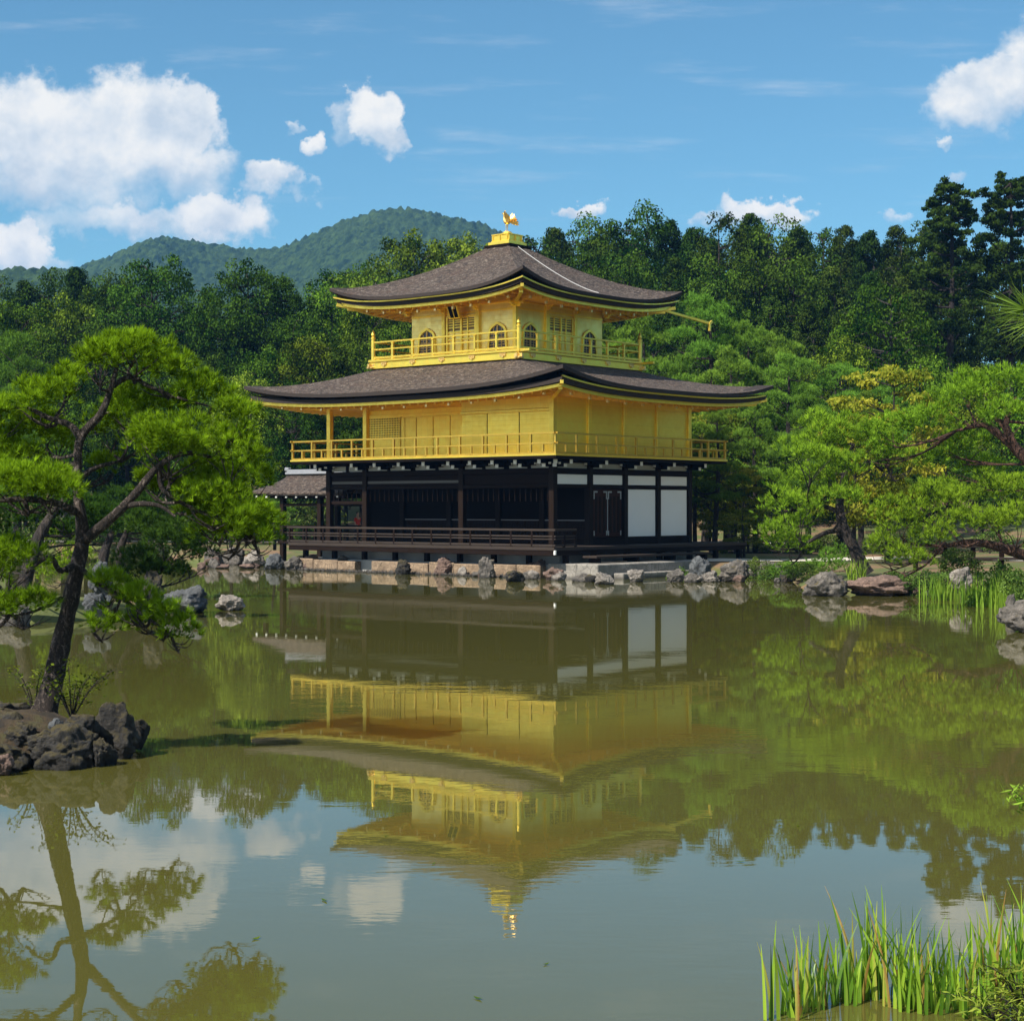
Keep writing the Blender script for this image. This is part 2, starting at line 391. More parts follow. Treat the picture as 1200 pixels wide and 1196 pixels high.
def m_bark(name, a, b_, sc=6.0):
    m, t = mat_new(name); p = objc(t)
    wn = t.noise(p, sc * .9, 4, .6)
    pv_ = t.new('ShaderNodeVectorMath', {0: t.mapping(p, scale=(1, 1, .28)), 1: t.new('ShaderNodeVectorMath', {0: wn.outputs['Color'], 3: .22}, operation='SCALE').outputs[0]}, operation='ADD').outputs[0]
    n1 = t.noise(pv_, sc * 3.0, 6, 0.72); n2 = t.noise(p, sc * 9, 4, .7)
    h = t.math('ADD', t.math('MULTIPLY', t.math('ABSOLUTE', t.math('SUBTRACT', n1.outputs[0], .5)), 4.0), t.math('MULTIPLY', n2.outputs[0], .5))
    c = t.ramp(h, [(0.22, [x * .16 for x in a]), (0.5, a), (0.95, b_)])
    b = t.new('ShaderNodeBsdfPrincipled', {'Base Color': c, 'Roughness': .92, 'Normal': bump(t, h, 1.0, 0.05)})
    finish(t, b.outputs[0]); return m
BARK = m_bark("pine_bark", (0.060, 0.042, 0.034), (0.36, 0.29, 0.25), 5.0)
BARKD = m_bark("dark_bark", (0.035, 0.026, 0.022), (0.10, 0.075, 0.06), 3.0)
BARKR = m_bark("red_pine_bark", (0.10, 0.045, 0.028), (0.24, 0.12, 0.07), 3.0)
BARKL = m_bark("grey_bark", (0.05, 0.042, 0.036), (0.15, 0.13, 0.11), 2.0)

# ------------------------------------------------------------------ terrain, pond
POND = np.array([(3.3, 4.6), (3.9, 8.6), (5.6, 12.0), (8.6, 21), (10.9, 30), (10.6, 35), (11.0, 39), (13.0, 42.5), (12.8, 46.5), (10.3, 50.6), (9.0, 53.5), (9.4, 58.5),
                 (8.3, 63.0), (6.6, 64.0), (2.7, 59.6), (-8.6, 69.4), (-8.4, 72.5), (-9.6, 73.2), (-12.2, 74.6), (-14.5, 76.5), (-16.5, 82), (-18.5, 93),
                 (-30, 99), (-48, 88), (-56, 50), (-44, 8), (-20, 4.6)], float)
def sdist(X, Y):
    """signed distance to the shoreline, positive on land"""
    X = np.asarray(X, float); Y = np.asarray(Y, float)
    best = np.full(X.shape, 1e9); inside = np.zeros(X.shape, bool)
    n = len(POND)
    for i in range(n):
        ax, ay = POND[i]; bx, by = POND[(i + 1) % n]
        ex, ey = bx - ax, by - ay
        tt = np.clip(((X - ax) * ex + (Y - ay) * ey) / (ex * ex + ey * ey), 0, 1)
        best = np.minimum(best, np.hypot(X - ax - tt * ex, Y - ay - tt * ey))
        cond = ((ay > Y) != (by > Y)) & (X < (bx - ax) * (Y - ay) / (by - ay + 1e-12) + ax)
        inside ^= cond
    return np.where(inside, -best, best)
def sstep(x, a, b):
    t = np.clip((x - a) / (b - a), 0, 1); return t * t * (3 - 2 * t)
def ground_h(X, Y):
    X = np.asarray(X, float); Y = np.asarray(Y, float)
    d = sdist(X, Y)
    h = np.where(d < 0, np.maximum(d * 0.9 - .05, -1.1), np.minimum(d * 0.5, 0.4) + 0.02)
    h = h + np.where(d > 0, 0.06 * np.sin(X * .7) * np.sin(Y * .53), 0) * sstep(d, .5, 3)
    right = sstep(X - (Y - 60) * .02, -14, 14)
    hill = sstep(Y, 98, 165) * (5.0 + 4.0 * right) + sstep(Y, 165, 320) * 6
    hill = hill + sstep(X, 24, 60) * 3.0 * sstep(Y, 40, 80)
    h = h + np.where(d > 0, hill, 0)
    return h - sstep(np.hypot(X, Y), 600, 1500) * 12
def gz(x, y): return float(ground_h(np.array([x]), np.array([y]))[0])

def axis_pts(lo, hi, step, far):
    a = list(np.arange(lo, hi + step, step))
    s = step; p = a[-1]
    while p < far: s *= 1.22; p += s; a.append(p)
    s = step; p = a[0]; pre = []
    while p > -far: s *= 1.22; p -= s; pre.append(p)
    return np.array(pre[::-1] + a)

def m_ground():
    m, t = mat_new("garden_ground"); p = posn(t)
    n = t.noise(p, .35, 5, .6); n2 = t.noise(p, 3.0, 6, .7); n3 = t.noise(p, 14, 4, .7)
    moss = t.mix(n2.outputs[0], (0.035, 0.055, 0.010), (0.11, 0.125, 0.028))
    soil = t.mix(n2.outputs[0], (0.10, 0.055, 0.028), (0.24, 0.15, 0.08))
    c = t.mix(t.smooth(n.outputs[0], 0.40, 0.54), soil, moss)
    c = t.mix(t.smooth(n3.outputs[0], .55, .7, 0, .5), c, (0.05, 0.045, 0.02))
    b = t.new('ShaderNodeBsdfPrincipled', {'Base Color': c, 'Roughness': .95, 'Normal': bump(t, t.math('ADD', n2.outputs[0], n3.outputs[0]), .5, .06)})
    finish(t, b.outputs[0]); return m
GROUND = m_ground()
GRAVEL = m_plain("pale_gravel", (0.52, 0.48, 0.41), .95, 14, .2, .3)
gx = axis_pts(-50, 32, .5, 3500); gy = axis_pts(-2, 112, .5, 3500)
GX, GY = np.meshgrid(gx, gy); GH = ground_h(GX, GY)
nx, ny = len(gx), len(gy)
idx = np.arange(nx * ny).reshape(ny, nx)
Q = np.stack([idx[:-1, :-1], idx[:-1, 1:], idx[1:, 1:], idx[1:, :-1]], -1).reshape(-1, 4)
g = mesh_np("ground", np.stack([GX, GY, GH], -1).reshape(-1, 3), quads=Q, mat=GROUND, smooth=True)
props(g, "brown and mossy garden ground rising to the wooded hill", kind='structure')

def m_water():
    m, t = mat_new("pond_water"); p = posn(t)
    big = t.noise(t.mapping(p, scale=(.10, .16, 1)), 1.0, 4, .55)
    w1 = t.noise(t.mapping(p, scale=(1.0, 1.6, 1)), 1.1, 3, .5, .4)
    w2 = t.noise(t.mapping(p, scale=(1.2, 3.0, 1)), 3.2, 3, .55, .3)
    w3 = t.noise(t.mapping(p, scale=(1, 2.0, 1)), 9.0, 2, .5)
    h = t.math('ADD', t.math('MULTIPLY', w1.outputs[0], 1.0), t.math('MULTIPLY', w2.outputs[0], .28))
    h = t.math('ADD', h, t.math('MULTIPLY', w3.outputs[0], .05))
    amp = t.smooth(big.outputs[0], .46, .68, .35, 2.4)
    nb = t.new('ShaderNodeBump', {'Height': t.math('MULTIPLY', h, amp), 'Strength': 1.0, 'Distance': 0.0011})
    mk = t.noise(p, .06, 3, .5)
    c = t.mix(mk.outputs[0], (0.066, 0.064, 0.014), (0.082, 0.078, 0.019))
    b = t.new('ShaderNodeBsdfPrincipled', {'Base Color': c, 'Roughness': .012, 'IOR': 1.6, 'Specular IOR Level': .5, 'Normal': nb.outputs[0]})
    finish(t, b.outputs[0]); return m
WATER = m_water()
pv = []; 
pw_ = mesh_np("pond", [(-70, -30, 0), (40, -30, 0), (40, 104, 0), (-70, 104, 0)], quads=[(0, 1, 2, 3)], mat=WATER)
props(pw_, "still murky green pond mirroring the pavilion and the sky", kind='structure')

# pale gravel walk right of and behind the pavilion
def ribbon(name, pts, width, mat, label, dz=.03):
    V = []; Qd = []
    for i, (x, y) in enumerate(pts):
        a = Vector(pts[max(0, i - 1)]); b = Vector(pts[min(len(pts) - 1, i + 1)]); d = (b - a).normalized(); nrm = Vector((-d.y, d.x))
        for s in (-1, -.33, .33, 1):
            q = Vector((x, y)) + nrm * s * width / 2; V.append((q.x, q.y, gz(q.x, q.y) + dz))
        if i:
            k = i * 4
            for j in range(3): Qd.append((k - 4 + j, k - 3 + j, k + 1 + j, k + j))
    o = mesh_np(name, V, quads=Qd, mat=mat, smooth=True)
    return props(o, label, kind='structure')
pts = [(4.5 + .55 * i + 1.2 * math.sin(i * .25), 66.5 + .10 * i) for i in range(60)]
ribbon("gravel_path", pts, 3.4, GRAVEL, "pale gravel path running right from the pavilion behind the pines")
pts = [(-30 + .8 * i, 101 + .8 * math.sin(i * .2)) for i in range(60)]
ribbon("garden_path", pts, 2.2, GRAVEL, "pale garden path far behind the pavilion")

# wooded far mountain: canopy bumps are real displacement
def m_mount():
    m, t = mat_new("mountain_forest"); p = posn(t)
    at = t.new('ShaderNodeAttribute', attribute_name='tone').outputs['Fac']
    n = t.noise(p, .012, 5, .6); n2 = t.noise(p, .22, 5, .7)
    c = t.mix(at, (0.006, 0.018, 0.006), (0.045, 0.080, 0.020))
    c = t.mix(t.smooth(n.outputs[0], .4, .62, 0, .3), c, (0.055, 0.090, 0.026))
    c = t.mix(t.smooth(n2.outputs[0], .5, .7, 0, .7), c, (0.010, 0.026, 0.010))
    b = t.new('ShaderNodeBsdfPrincipled', {'Base Color': c, 'Roughness': .95, 'Specular IOR Level': .1, 'Normal': bump(t, n2.outputs[0], 1.0, 3.0)})
    finish(t, b.outputs[0]); return m
MOUNT = m_mount()
def mountain(name, Y0, ridge_px, depth, label, seed, crown=5.0, zbase=-4.0):
    rs = np.random.RandomState(seed)
    rp = np.array(ridge_px, float)
    step = 1.5
    x0 = (rp[0, 0] - 600) * Y0 / F_PX; x1 = (rp[-1, 0] - 600) * Y0 / F_PX
    xs = np.arange(x0, x1, step); ys = np.arange(0, 1.0001, step * 1.6 / depth)
    rz = np.interp(xs / Y0 * F_PX + 600, rp[:, 0], CAMZ + (HOR - rp[:, 1]) * Y0 / F_PX)
    k = np.ones(9) / 9; rz = np.convolve(np.pad(rz, 4, mode='edge'), k, 'valid')
    Xg, Tg = np.meshgrid(xs, ys)
    prof = .82 * Tg + .18 * Tg ** 3
    Yg = Y0 - depth * (1 - Tg)
    Zg = zbase + (rz[None, :] - zbase) * prof
    # gullies and spurs
    def fb(a, b, s):
        return np.sin(a / s + 1.3 * np.sin(b / (s * 1.7))) * np.cos(b / (s * 1.2) + .9 * np.sin(a / (s * 2.1)))
    Zg += (9 * fb(Xg, Yg, 38) + 5 * fb(Xg + 50, Yg * 1.3, 17)) * np.clip(np.sin(Tg * PI), 0, 1) ** 1.2
    # tree crowns on a jittered grid: nearest-crown paraboloids
    gs = crown * .95
    gi = np.floor(Xg / gs).astype(int); gj = np.floor(Yg / gs).astype(int)
    bestc = np.full(Xg.shape, -5.0); tn = np.zeros(Xg.shape)
    def hsh(i, j, k):
        v_ = np.sin(i * 127.1 + j * 311.7 + k * 74.7 + seed) * 43758.5453
        return v_ - np.floor(v_)
    for di in (-1, 0, 1):
        for dj in (-1, 0, 1):
            ii, jj = gi + di, gj + dj
            cx = (ii + hsh(ii, jj, 1)) * gs; cy = (jj + hsh(ii, jj, 2)) * gs
            r = crown * (.55 + .5 * hsh(ii, jj, 3)); h = crown * (.55 + .95 * hsh(ii, jj, 4))
            hh = h * (1 - ((Xg - cx) ** 2 + (Yg - cy) ** 2) / r ** 2)
            mk = hh > bestc; bestc = np.where(mk, hh, bestc); tn = np.where(mk, hsh(ii, jj, 5), tn)
    Zg = Zg + np.maximum(bestc, -1.5) + rs.rand(*Zg.shape) * 1.0
    V = np.stack([Xg, Yg, Zg], -1).reshape(-1, 3)
    ny_, nx_ = Xg.shape; ix = np.arange(nx_ * ny_).reshape(ny_, nx_)
    # back slope so that the hill is a body, not a sheet
    back = np.stack([xs, np.full(len(xs), Y0 + depth * .8), np.full(len(xs), zbase)], -1)
    V = np.concatenate([V, back]); bi = np.arange(nx_) + nx_ * ny_
    ix = np.concatenate([ix, bi[None, :]]); 
    Qm = np.stack([ix[:-1, :-1], ix[:-1, 1:], ix[1:, 1:], ix[1:, :-1]], -1).reshape(-1, 4)
    o = mesh_np(name, V, quads=Qm, mat=MOUNT, smooth=False, tone=np.concatenate([tn.ravel(), np.zeros(nx_)]))
    return props(o, label, kind='structure')
mountain("hills", 1250, [(-260, 345), (-120, 335), (-40, 330), (30, 322), (90, 318), (130, 305), (165, 287), (190, 281), (215, 284), (240, 290), (270, 293), (300, 297), (330, 294), (355, 284),
                         (390, 268), (420, 257), (445, 250), (470, 248), (495, 250), (520, 257), (550, 263), (575, 270), (610, 290), (660, 320), (760, 350), (900, 380)], 620,
         "wooded blue-green mountain ridge far behind the pavilion", 5, 3.1)
mountain("hill_spur", 820, [(-300, 330), (-60, 322), (10, 319), (60, 320), (100, 324), (150, 338), (220, 352), (300, 368), (420, 400)], 300,
         "low dark wooded spur at the foot of the mountain", 9, 2.3)

# air: a thin even haze round the whole place
def m_haze():
    m, t = mat_new("haze_air")
    vol = t.new('ShaderNodeVolumePrincipled', {'Color': (0.16, 0.46, 1.0, 1), 'Density': 0.00015, 'Anisotropy': 0.0})
    t.new('ShaderNodeOutputMaterial', {'Volume': vol.outputs[0]}); return m
hz = MB().box(-4800, 4800, -4800, 4800, -16, 246).build("haze", m_haze())
props(hz, "thin blue summer haze filling the air", kind='stuff')

# ------------------------------------------------------------------ the golden pavilion
BX, BY, BA = -0.185, 69.12, RAD(40.328)
def BL(lx, ly, z=0.0):
    return Vector((BX + lx * math.cos(BA) + ly * math.sin(BA), BY - lx * math.sin(BA) + ly * math.cos(BA), z))
pav = empty("golden_pavilion", (BX, BY, 0), -BA,
            "three storey pavilion, gold leafed upper floors, black timber ground floor, at the pond edge", "pavilion")

XE, XW, YS, YN, YR = 5.86, -5.74, -4.33, 4.24, -2.2      # wall lines
def prof_roof(name, A, B, a, b, z_mid, z_top, lift, cx=0.0, cy=0.0, tcx=0.0, tcy=0.0, power=1.35, seg=40, rows=14, pull=.0):
    """concave hipped roof with upturned corners; returns the eave height function"""
    def zl(s): return lift * abs(s) ** 3.2
    V = []; Qd = []
    rnd = random.Random(3)
    for side in range(4):
        for j in range(rows + 1):
            t = j / rows
            for i in range(seg + 1):
                s = -1 + 2 * i / seg
                hx = A + (a - A) * t; hy = B + (b - B) * t
                ccx = cx + (tcx - cx) * t; ccy = cy + (tcy - cy) * t
                if side == 0: x, y = s * hx, -hy
                elif side == 1: x, y = hx, s * hy
                elif side == 2: x, y = -s * hx, hy
                else: x, y = -hx, -s * hy
                z = z_mid + (z_top - z_mid) * (t ** power) + zl(s) * (1 - t) ** 2.2
                if 0 < i < seg and 0 < j: z += rnd.uniform(-.012, .012)
                V.append((x + ccx, y + ccy, z))
        base = side * (rows + 1) * (seg + 1)
        for j in range(rows):
            for i in range(seg):
                k = base + j * (seg + 1) + i
                Qd.append((k, k + 1, k + seg + 2, k + seg + 1))
    return V, Qd, zl

def eave_ring(A, B, cx, cy, zfun, out_, in_, z0, z1, seg=40, zin=0.0):
    """closed rectangular band following the eave: from half size minus out_ to minus in_, z offsets z0..z1 below the lip"""
    vs = []; fs = []
    P = []
    for side in range(4):
        for i in range(seg):
            s = -1 + 2 * i / seg
            P.append((side, s))
    n = len(P)
    for side, s in P:
        for off, z, ex in ((out_, z1, 0), (out_, z0, 0), (in_, z0, zin), (in_, z1, zin)):
            hx, hy = A - off, B - off
            if side == 0: x, y = s * hx, -hy
            elif side == 1: x, y = hx, s * hy
            elif side == 2: x, y = -s * hx, hy
            else: x, y = -hx, -s * hy
            vs.append((x + cx, y + cy, zfun(s) + z + ex))
    for k in range(n):
        q = (k + 1) % n
        for e in range(4):
            f = (e + 1) % 4
            fs.append((k * 4 + e, q * 4 + e, q * 4 + f, k * 4 + f))
    return vs, fs

def build_roof(name, A, B, a, b, z_mid, z_top, lift, cx, cy, tcx, tcy, wallA, wallB, wz, power, thick, full_band=True):
    V, Qd, zl = prof_roof(name, A, B, a, b, z_mid, z_top, lift, cx, cy, tcx, tcy, power)
    r = mesh_np("roof", V, quads=Qd, mat=SHINGLE, parent=pav, smooth=True)
    zf = lambda s: z_mid + zl(s)
    t1 = thick
    vs, fs = eave_ring(A, B, cx, cy, zf, 0.0, .5, -t1 * .52, -.004)
    MB().add(vs, fs).build("eave_edge", EAVE, r)
    vs, fs = eave_ring(A, B, cx, cy, lambda s: z_mid + zl(s) * .62, .10, .5, -t1 * .74, -t1 * .52 - .003)
    if not full_band:
        n4 = len(vs) // 4; keep = set(range(n4 // 4, n4 // 2 - 1)); fs = [tuple(q - n4 // 4 * 4 for q in f) for k, f in enumerate(fs) if k // 4 in keep]; vs = vs[n4 // 4 * 4:n4 // 2 * 4]
    MB().add(vs, fs).build("gilt_band", GOLD, r)
    vs, fs = eave_ring(A, B, cx, cy, lambda s: z_mid + zl(s) * .62, .20, .6, -t1 * 1.35, -t1 * .74 - .003)
    MB().add(vs, fs).build("eave_underlayer", EAVE, r)
    vs, fs = eave_ring(A, B, cx, cy, lambda s: z_mid + zl(s) * .55, .34, .52, -t1 * 1.35 - .12, -t1 * 1.35 - .003)
    MB().add(vs, fs).build("eave_fascia", GOLD, r)
    # soffit board from fascia in to the wall
    seg = 40; vs = []; fs = []; zs = -t1 * 1.35 - .06
    for side in range(4):
        for i in range(seg):
            s = -1 + 2 * i / seg
            for hx, hy, z in ((A - .45, B - .45, z_mid + zl(s) * .55 + zs), (wallA, wallB, wz)):
                if side == 0: x, y = s * hx, -hy
                elif side == 1: x, y = hx, s * hy
                elif side == 2: x, y = -s * hx, hy
                else: x, y = -hx, -s * hy
                vs.append((x + (cx if hx > wallA else tcx), y + (cy if hx > wallA else tcy), z))
    n = seg * 4
    for k in range(n):
        q = (k + 1) % n; fs.append((k * 2, q * 2, q * 2 + 1, k * 2 + 1))
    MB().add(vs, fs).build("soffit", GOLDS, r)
    # rafters under the soffit, their tips showing along the eave
    m = MB()
    for side in range(4):
        half = (A if side % 2 == 0 else B) - .62
        nr = int(half * 2 / .42)
        for i in range(nr + 1):
            s = -1 + 2 * i / nr
            zz = z_mid + zl(s) * .55 + zs - .07
            for hx, hy, hx2, hy2 in (((A - .62), (B - .62), wallA, wallB),):
                if side == 0: p, q = (s * hx, -hy), (s * (hx if abs(s) * hx < hx2 else hx2) if abs(s) * hx < hx2 else (s * hx), -hy2)
                elif side == 1: p, q = (hx, s * hy), (hx2, s * hy)
                elif side == 2: p, q = (-s * hx, hy), (-s * hx, hy2)
                else: p, q = (-hx, -s * hy), (-hx2, -s * hy)
                m.bar((p[0] + cx, p[1] + cy, zz), (q[0] + tcx, q[1] + tcy, wz - .06 + max(0, zz - (z_mid + zs - .07)) * .3), .075, .10)
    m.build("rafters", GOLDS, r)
    return r, zf, zl

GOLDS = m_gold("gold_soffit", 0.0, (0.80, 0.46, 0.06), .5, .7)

# ---- ground floor
deck = MB()
deck.box(-6.35, 7.30, -6.05, YS - .02, .98, 1.10); deck.box(XW, 7.30, YS - .02, 6.3, .98, 1.096)
deck.build("veranda_deck", WEATH, pav, .01)
MB().box(-6.33, 7.28, -6.03, -5.91, .80, .977).box(7.16, 7.28, -5.9, 6.25, .80, .977).build("deck_edge_beam", DARKW, pav, .01)
proto = MB().box(-.09, .09, -.09, .09, .0, .797).build("deck_post", DARKW, pav, .01)
first = True
for x in np.linspace(-6.2, 7.15, 9):
    o = proto if first else copy_part(proto, pav); first = False
    o.location = (x, -5.22, 0)
for y in (-3.5, -1.5, .6, 2.6, 4.4, 6.1):
    copy_part(proto, pav, (7.05, y, 0.0))
# low step along the east side
MB().box(7.42, 8.05, -4.6, 2.7, .70, .78).build("deck_step", WEATH, pav, .01)
for y in (-4.3, -2.0, .3, 2.4): MB().box(7.5, 7.97, y - .07, y + .07, .5, .698).build("step_trestle", DARKW, pav, .01)
MB().box(-5.6, 6.6, -4.9, 4.0, .45, .9).build("plinth", CONC, pav, .02)
# veranda railing
rail1 = MB()
for z, w_ in ((1.70, .085), (1.48, .06), (1.38, .05), (1.16, .08)):
    rail1.bar((-6.45, -5.98, z), (7.32, -5.98, z), w_, w_ * .9)
    rail1.bar((7.22, -5.98, z + .002), (7.22, -4.72, z + .002), w_, w_ * .9)
rail1 = rail1.build("veranda_railing", WEATH, pav, .006)
pp = MB().box(-.04, .04, -.04, .04, 1.10, 1.66).build("post", DARKW, rail1, .005)
pp.location = (-6.3, -5.98, 0)
for i in range(1, 15): copy_part(pp, rail1, (-6.3 + i * 13.52 / 14, -5.98, 0))
copy_part(pp, rail1, (7.22, -4.75, 0)); copy_part(pp, rail1, (7.22, -5.4, 0))
cap = MB().box(-.075, .075, -.075, .075, .86, 1.12).build("post_cap", WHITE, rail1, .01)
cap.location = (7.31, -6.02, -.14)
cap.scale = (.5, .5, .6); cap.location = (7.30, -6.0, .32)

# pillars of the ground floor
pil = MB().box(-.12, .12, -.12, .12, 1.09, 4.22).build("pillar", DARKV, pav, .015)
spots = [(XE, YS), (3.66, YR), (1.47, YS), (-1.1, YR), (-3.67, YS), (XW, YS), (XE, -2.22), (XE, -.05), (XE, 2.1), (XE, YN), (XW, YR), (XW, 0), (XW, 2.1), (XW, YN), (1.47, YR), (-3.67, YR)]
for i, (x, y) in enumerate(spots):
    o = pil if i == 0 else copy_part(pil, pav); o.location = (x, y, 0)
# horizontal timbers
bm_ = MB()
for z0, z1, d in ((3.72, 3.90, .10), (3.20, 3.32, .09), (4.13, 4.22, .11), (1.10, 1.36, .10)):
    bm_.box(XE - d, XE + d, YS + .13 if z0 > 1.2 else -2.2, YN - .13, z0, z1)
    bm_.box(XW + .13, XE - .13, YS - d, YS + d, z0, z1) if z0 > 1.2 else bm_.box(XW + .13, XE - .13, YR - d, YR + d, z0, z1)
    bm_.box(XW - d, XW + d, YS + .13, YN - .13, z0, z1) if z0 > 3.5 else None
    bm_.box(XW + .13, XE - .13, YN - d, YN + d, z0, z1)
bm_.build("beams", DARKW, pav, .01)
# white plaster on the east side: two tall panels, four transom strips, bracket band
def panel(name, mat, x0, x1, y0, y1, z0, z1, parent=None, bev=.008):
    return MB().box(x0, x1, y0, y1, z0, z1).build(name, mat, parent or pav, bev)
ybays = [(YS, -2.22), (-2.22, -.05), (-.05, 2.1), (2.1, YN)]
for y0, y1 in ybays:
    panel("plaster_panel", PLASTER, XE - .03, XE + .03, y0 + .14, y1 - .14, 3.34, 3.70)
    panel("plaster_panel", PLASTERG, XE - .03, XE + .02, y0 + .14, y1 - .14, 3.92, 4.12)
for y0, y1 in ybays[2:]:
    panel("plaster_panel", PLASTER, XE - .03, XE + .03, y0 + .15, y1 - .15, 1.38, 3.18)
for x0, x1 in ((XW, -3.67), (-3.67, -1.1), (-1.1, 1.47), (1.47, 3.66), (3.66, XE)):
    xm = (x0 + x1) / 2
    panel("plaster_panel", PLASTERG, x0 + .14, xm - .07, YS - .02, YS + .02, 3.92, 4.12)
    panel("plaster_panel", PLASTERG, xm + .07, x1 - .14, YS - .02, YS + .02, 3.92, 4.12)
    panel("bracket_strut", DARKW, xm - .06, xm + .06, YS - .07, YS + .07, 3.90, 4.13)
# double door in the second east bay, with pale metal trims
door = MB().box(XE - .06, XE - .01, -2.08, -.19, 1.38, 3.18).build("door", REDW, pav)
for ya, yb in ((-1.98, -1.16), (-1.10, -.28)):
    lf = MB().box(XE - .008, XE + .025, ya, yb, 1.44, 3.10).build("door_leaf", REDW, door, .008)
m = MB()
for ya in (-1.98, -1.10):
    for i in range(3): m.box(XE + .027, XE + .04, ya + .10 + i * .25, ya + .22 + i * .25, 1.55, 2.9)
m.build("door_boards", DARKV, door)
m = MB()
for ya, yb in ((-1.98, -1.16), (-1.10, -.28)):
    for s, y in ((1, ya), (-1, yb)):
        m.box(XE + .027, XE + .05, min(y, y + s * .22), max(y, y + s * .22), 3.04, 3.10)
        m.box(XE + .028, XE + .048, min(y, y + s * .05), max(y, y + s * .05), 2.80, 3.04)
        m.box(XE + .028, XE + .048, min(y, y + s * .05), max(y, y + s * .05), 1.44, 1.62)
m.box(XE + .027, XE + .05, -1.145, -1.115, 1.5, 2.85)
m.build("door_trim", m_plain("dull_metal_trim", (.30, .31, .30), .55), door)
# back wall of the open front aisle: dark hinged lattice shutters, half open above
panel("back_wall", BLACKW, XW + .1, XE - .1, YR + .02, YR + .10, 1.1, 4.2)
def lattice(name, mat, parent, x0, x1, y, z0, z1, nx_, nz_, th=.03, dep=.03, axis='x'):
    m = MB()
    for i in range(nx_ + 1):
        q = x0 + (x1 - x0) * i / nx_
        m.box(q - th / 2, q + th / 2, y - dep, y, z0, z1) if axis == 'x' else m.box(y, y + dep, q - th / 2, q + th / 2, z0, z1)
    for k in range(nz_ + 1):
        q = z0 + (z1 - z0) * k / nz_
        m.box(x0, x1, y - dep * .8, y + .001, q - th / 2, q + th / 2) if axis == 'x' else m.box(y - .001, y + dep * .8, x0, x1, q - th / 2, q + th / 2)
    return m.build(name, mat, parent)
for x0, x1 in ((-3.5, -1.25), (-.95, 1.32), (1.62, 3.5), (3.8, 5.7)):
    sh = panel("lattice_shutter", DARKV, x0, x1, YR - .05, YR, 1.36, 2.02)
    lattice("lattice", DARKW, sh, x0 + .04, x1 - .04, YR - .05, 1.40, 1.98, 14, 5, .025, .02)
    MB().box(x0, x1, YR - .085, YR - .052, 1.99, 2.03).build("shutter_rail", m_plain("worn_grey_edge", (.16, .155, .15), .7), sh)
# transom boards of the open front and the dark ceiling
panel("transom_board", DARKW, XW + .14, XE - .14, YS - .03, YS + .03, 3.33, 3.71)
panel("transom_board", m_plain("grey_transom", (.10, .095, .085), .8), XW + .16, 1.3, YS - .035, YS - .031, 3.42, 3.52)
m = MB()
for i in range(44):
    q = XW + .25 + i * (XE - XW - .5) / 43; m.box(q - .012, q + .012, YS - .02, YS + .01, 2.72, 3.19)
m.box(XW + .13, -3.8, YS - .03, YS + .03, 2.62, 2.74)
m.build("transom_lattice", DARKW, pav)
panel("ceiling", BLACKW, XW + .1, XE - .1, YS + .1, YN - .1, 4.14, 4.20)
panel("north_wall", BLACKW, -3.6, XE - .1, YN - .10, YN + .02, 1.1, 4.1)
panel("inner_wall", BLACKW, -3.75, -3.62, YR + .12, YN - .12, 1.1, 4.1)
# cantilever brackets with white painted ends under the upper deck
def bracket(x, y, rz, corner=False):
    m = MB()
    m.box(-.07, .07, -.72, .0, 4.07, 4.20); m.box(-.07, .07, -.45, .0, 3.96, 4.068)
    m.box(-.42, .42, -.16, -.03, 4.02, 4.13)
    b = m.build("bracket", BLACKW, pav, .008); b.location = (x, y, 0); b.rotation_euler = (0, 0, rz)
    t = MB().box(-.072, .072, -.745, -.722, 4.06, 4.21).box(-.072, .072, -.475, -.452, 3.95, 4.07)
    for s in (-1, 1): t.box(s * .435 - .015, s * .435 + .015, -.15, -.04, 4.05, 4.12)
    t.build("bracket_tip", WHITE, b)
    return b
for x in (XW, -3.67, -2.4, -1.1, .2, 1.47, 2.56, 3.66, 4.76): bracket(x, YS - .09, 0)
for y in (-2.22, -.05, 2.1, YN): bracket(XE + .09, y, PI / 2)
bracket(XE + .05, YS - .05, PI / 4)
bracket(XE + .02, YS - .09, 0); bracket(XE + .09, YS + .02, PI / 2)
bracket(XW - .05, YS - .05, -PI / 4)

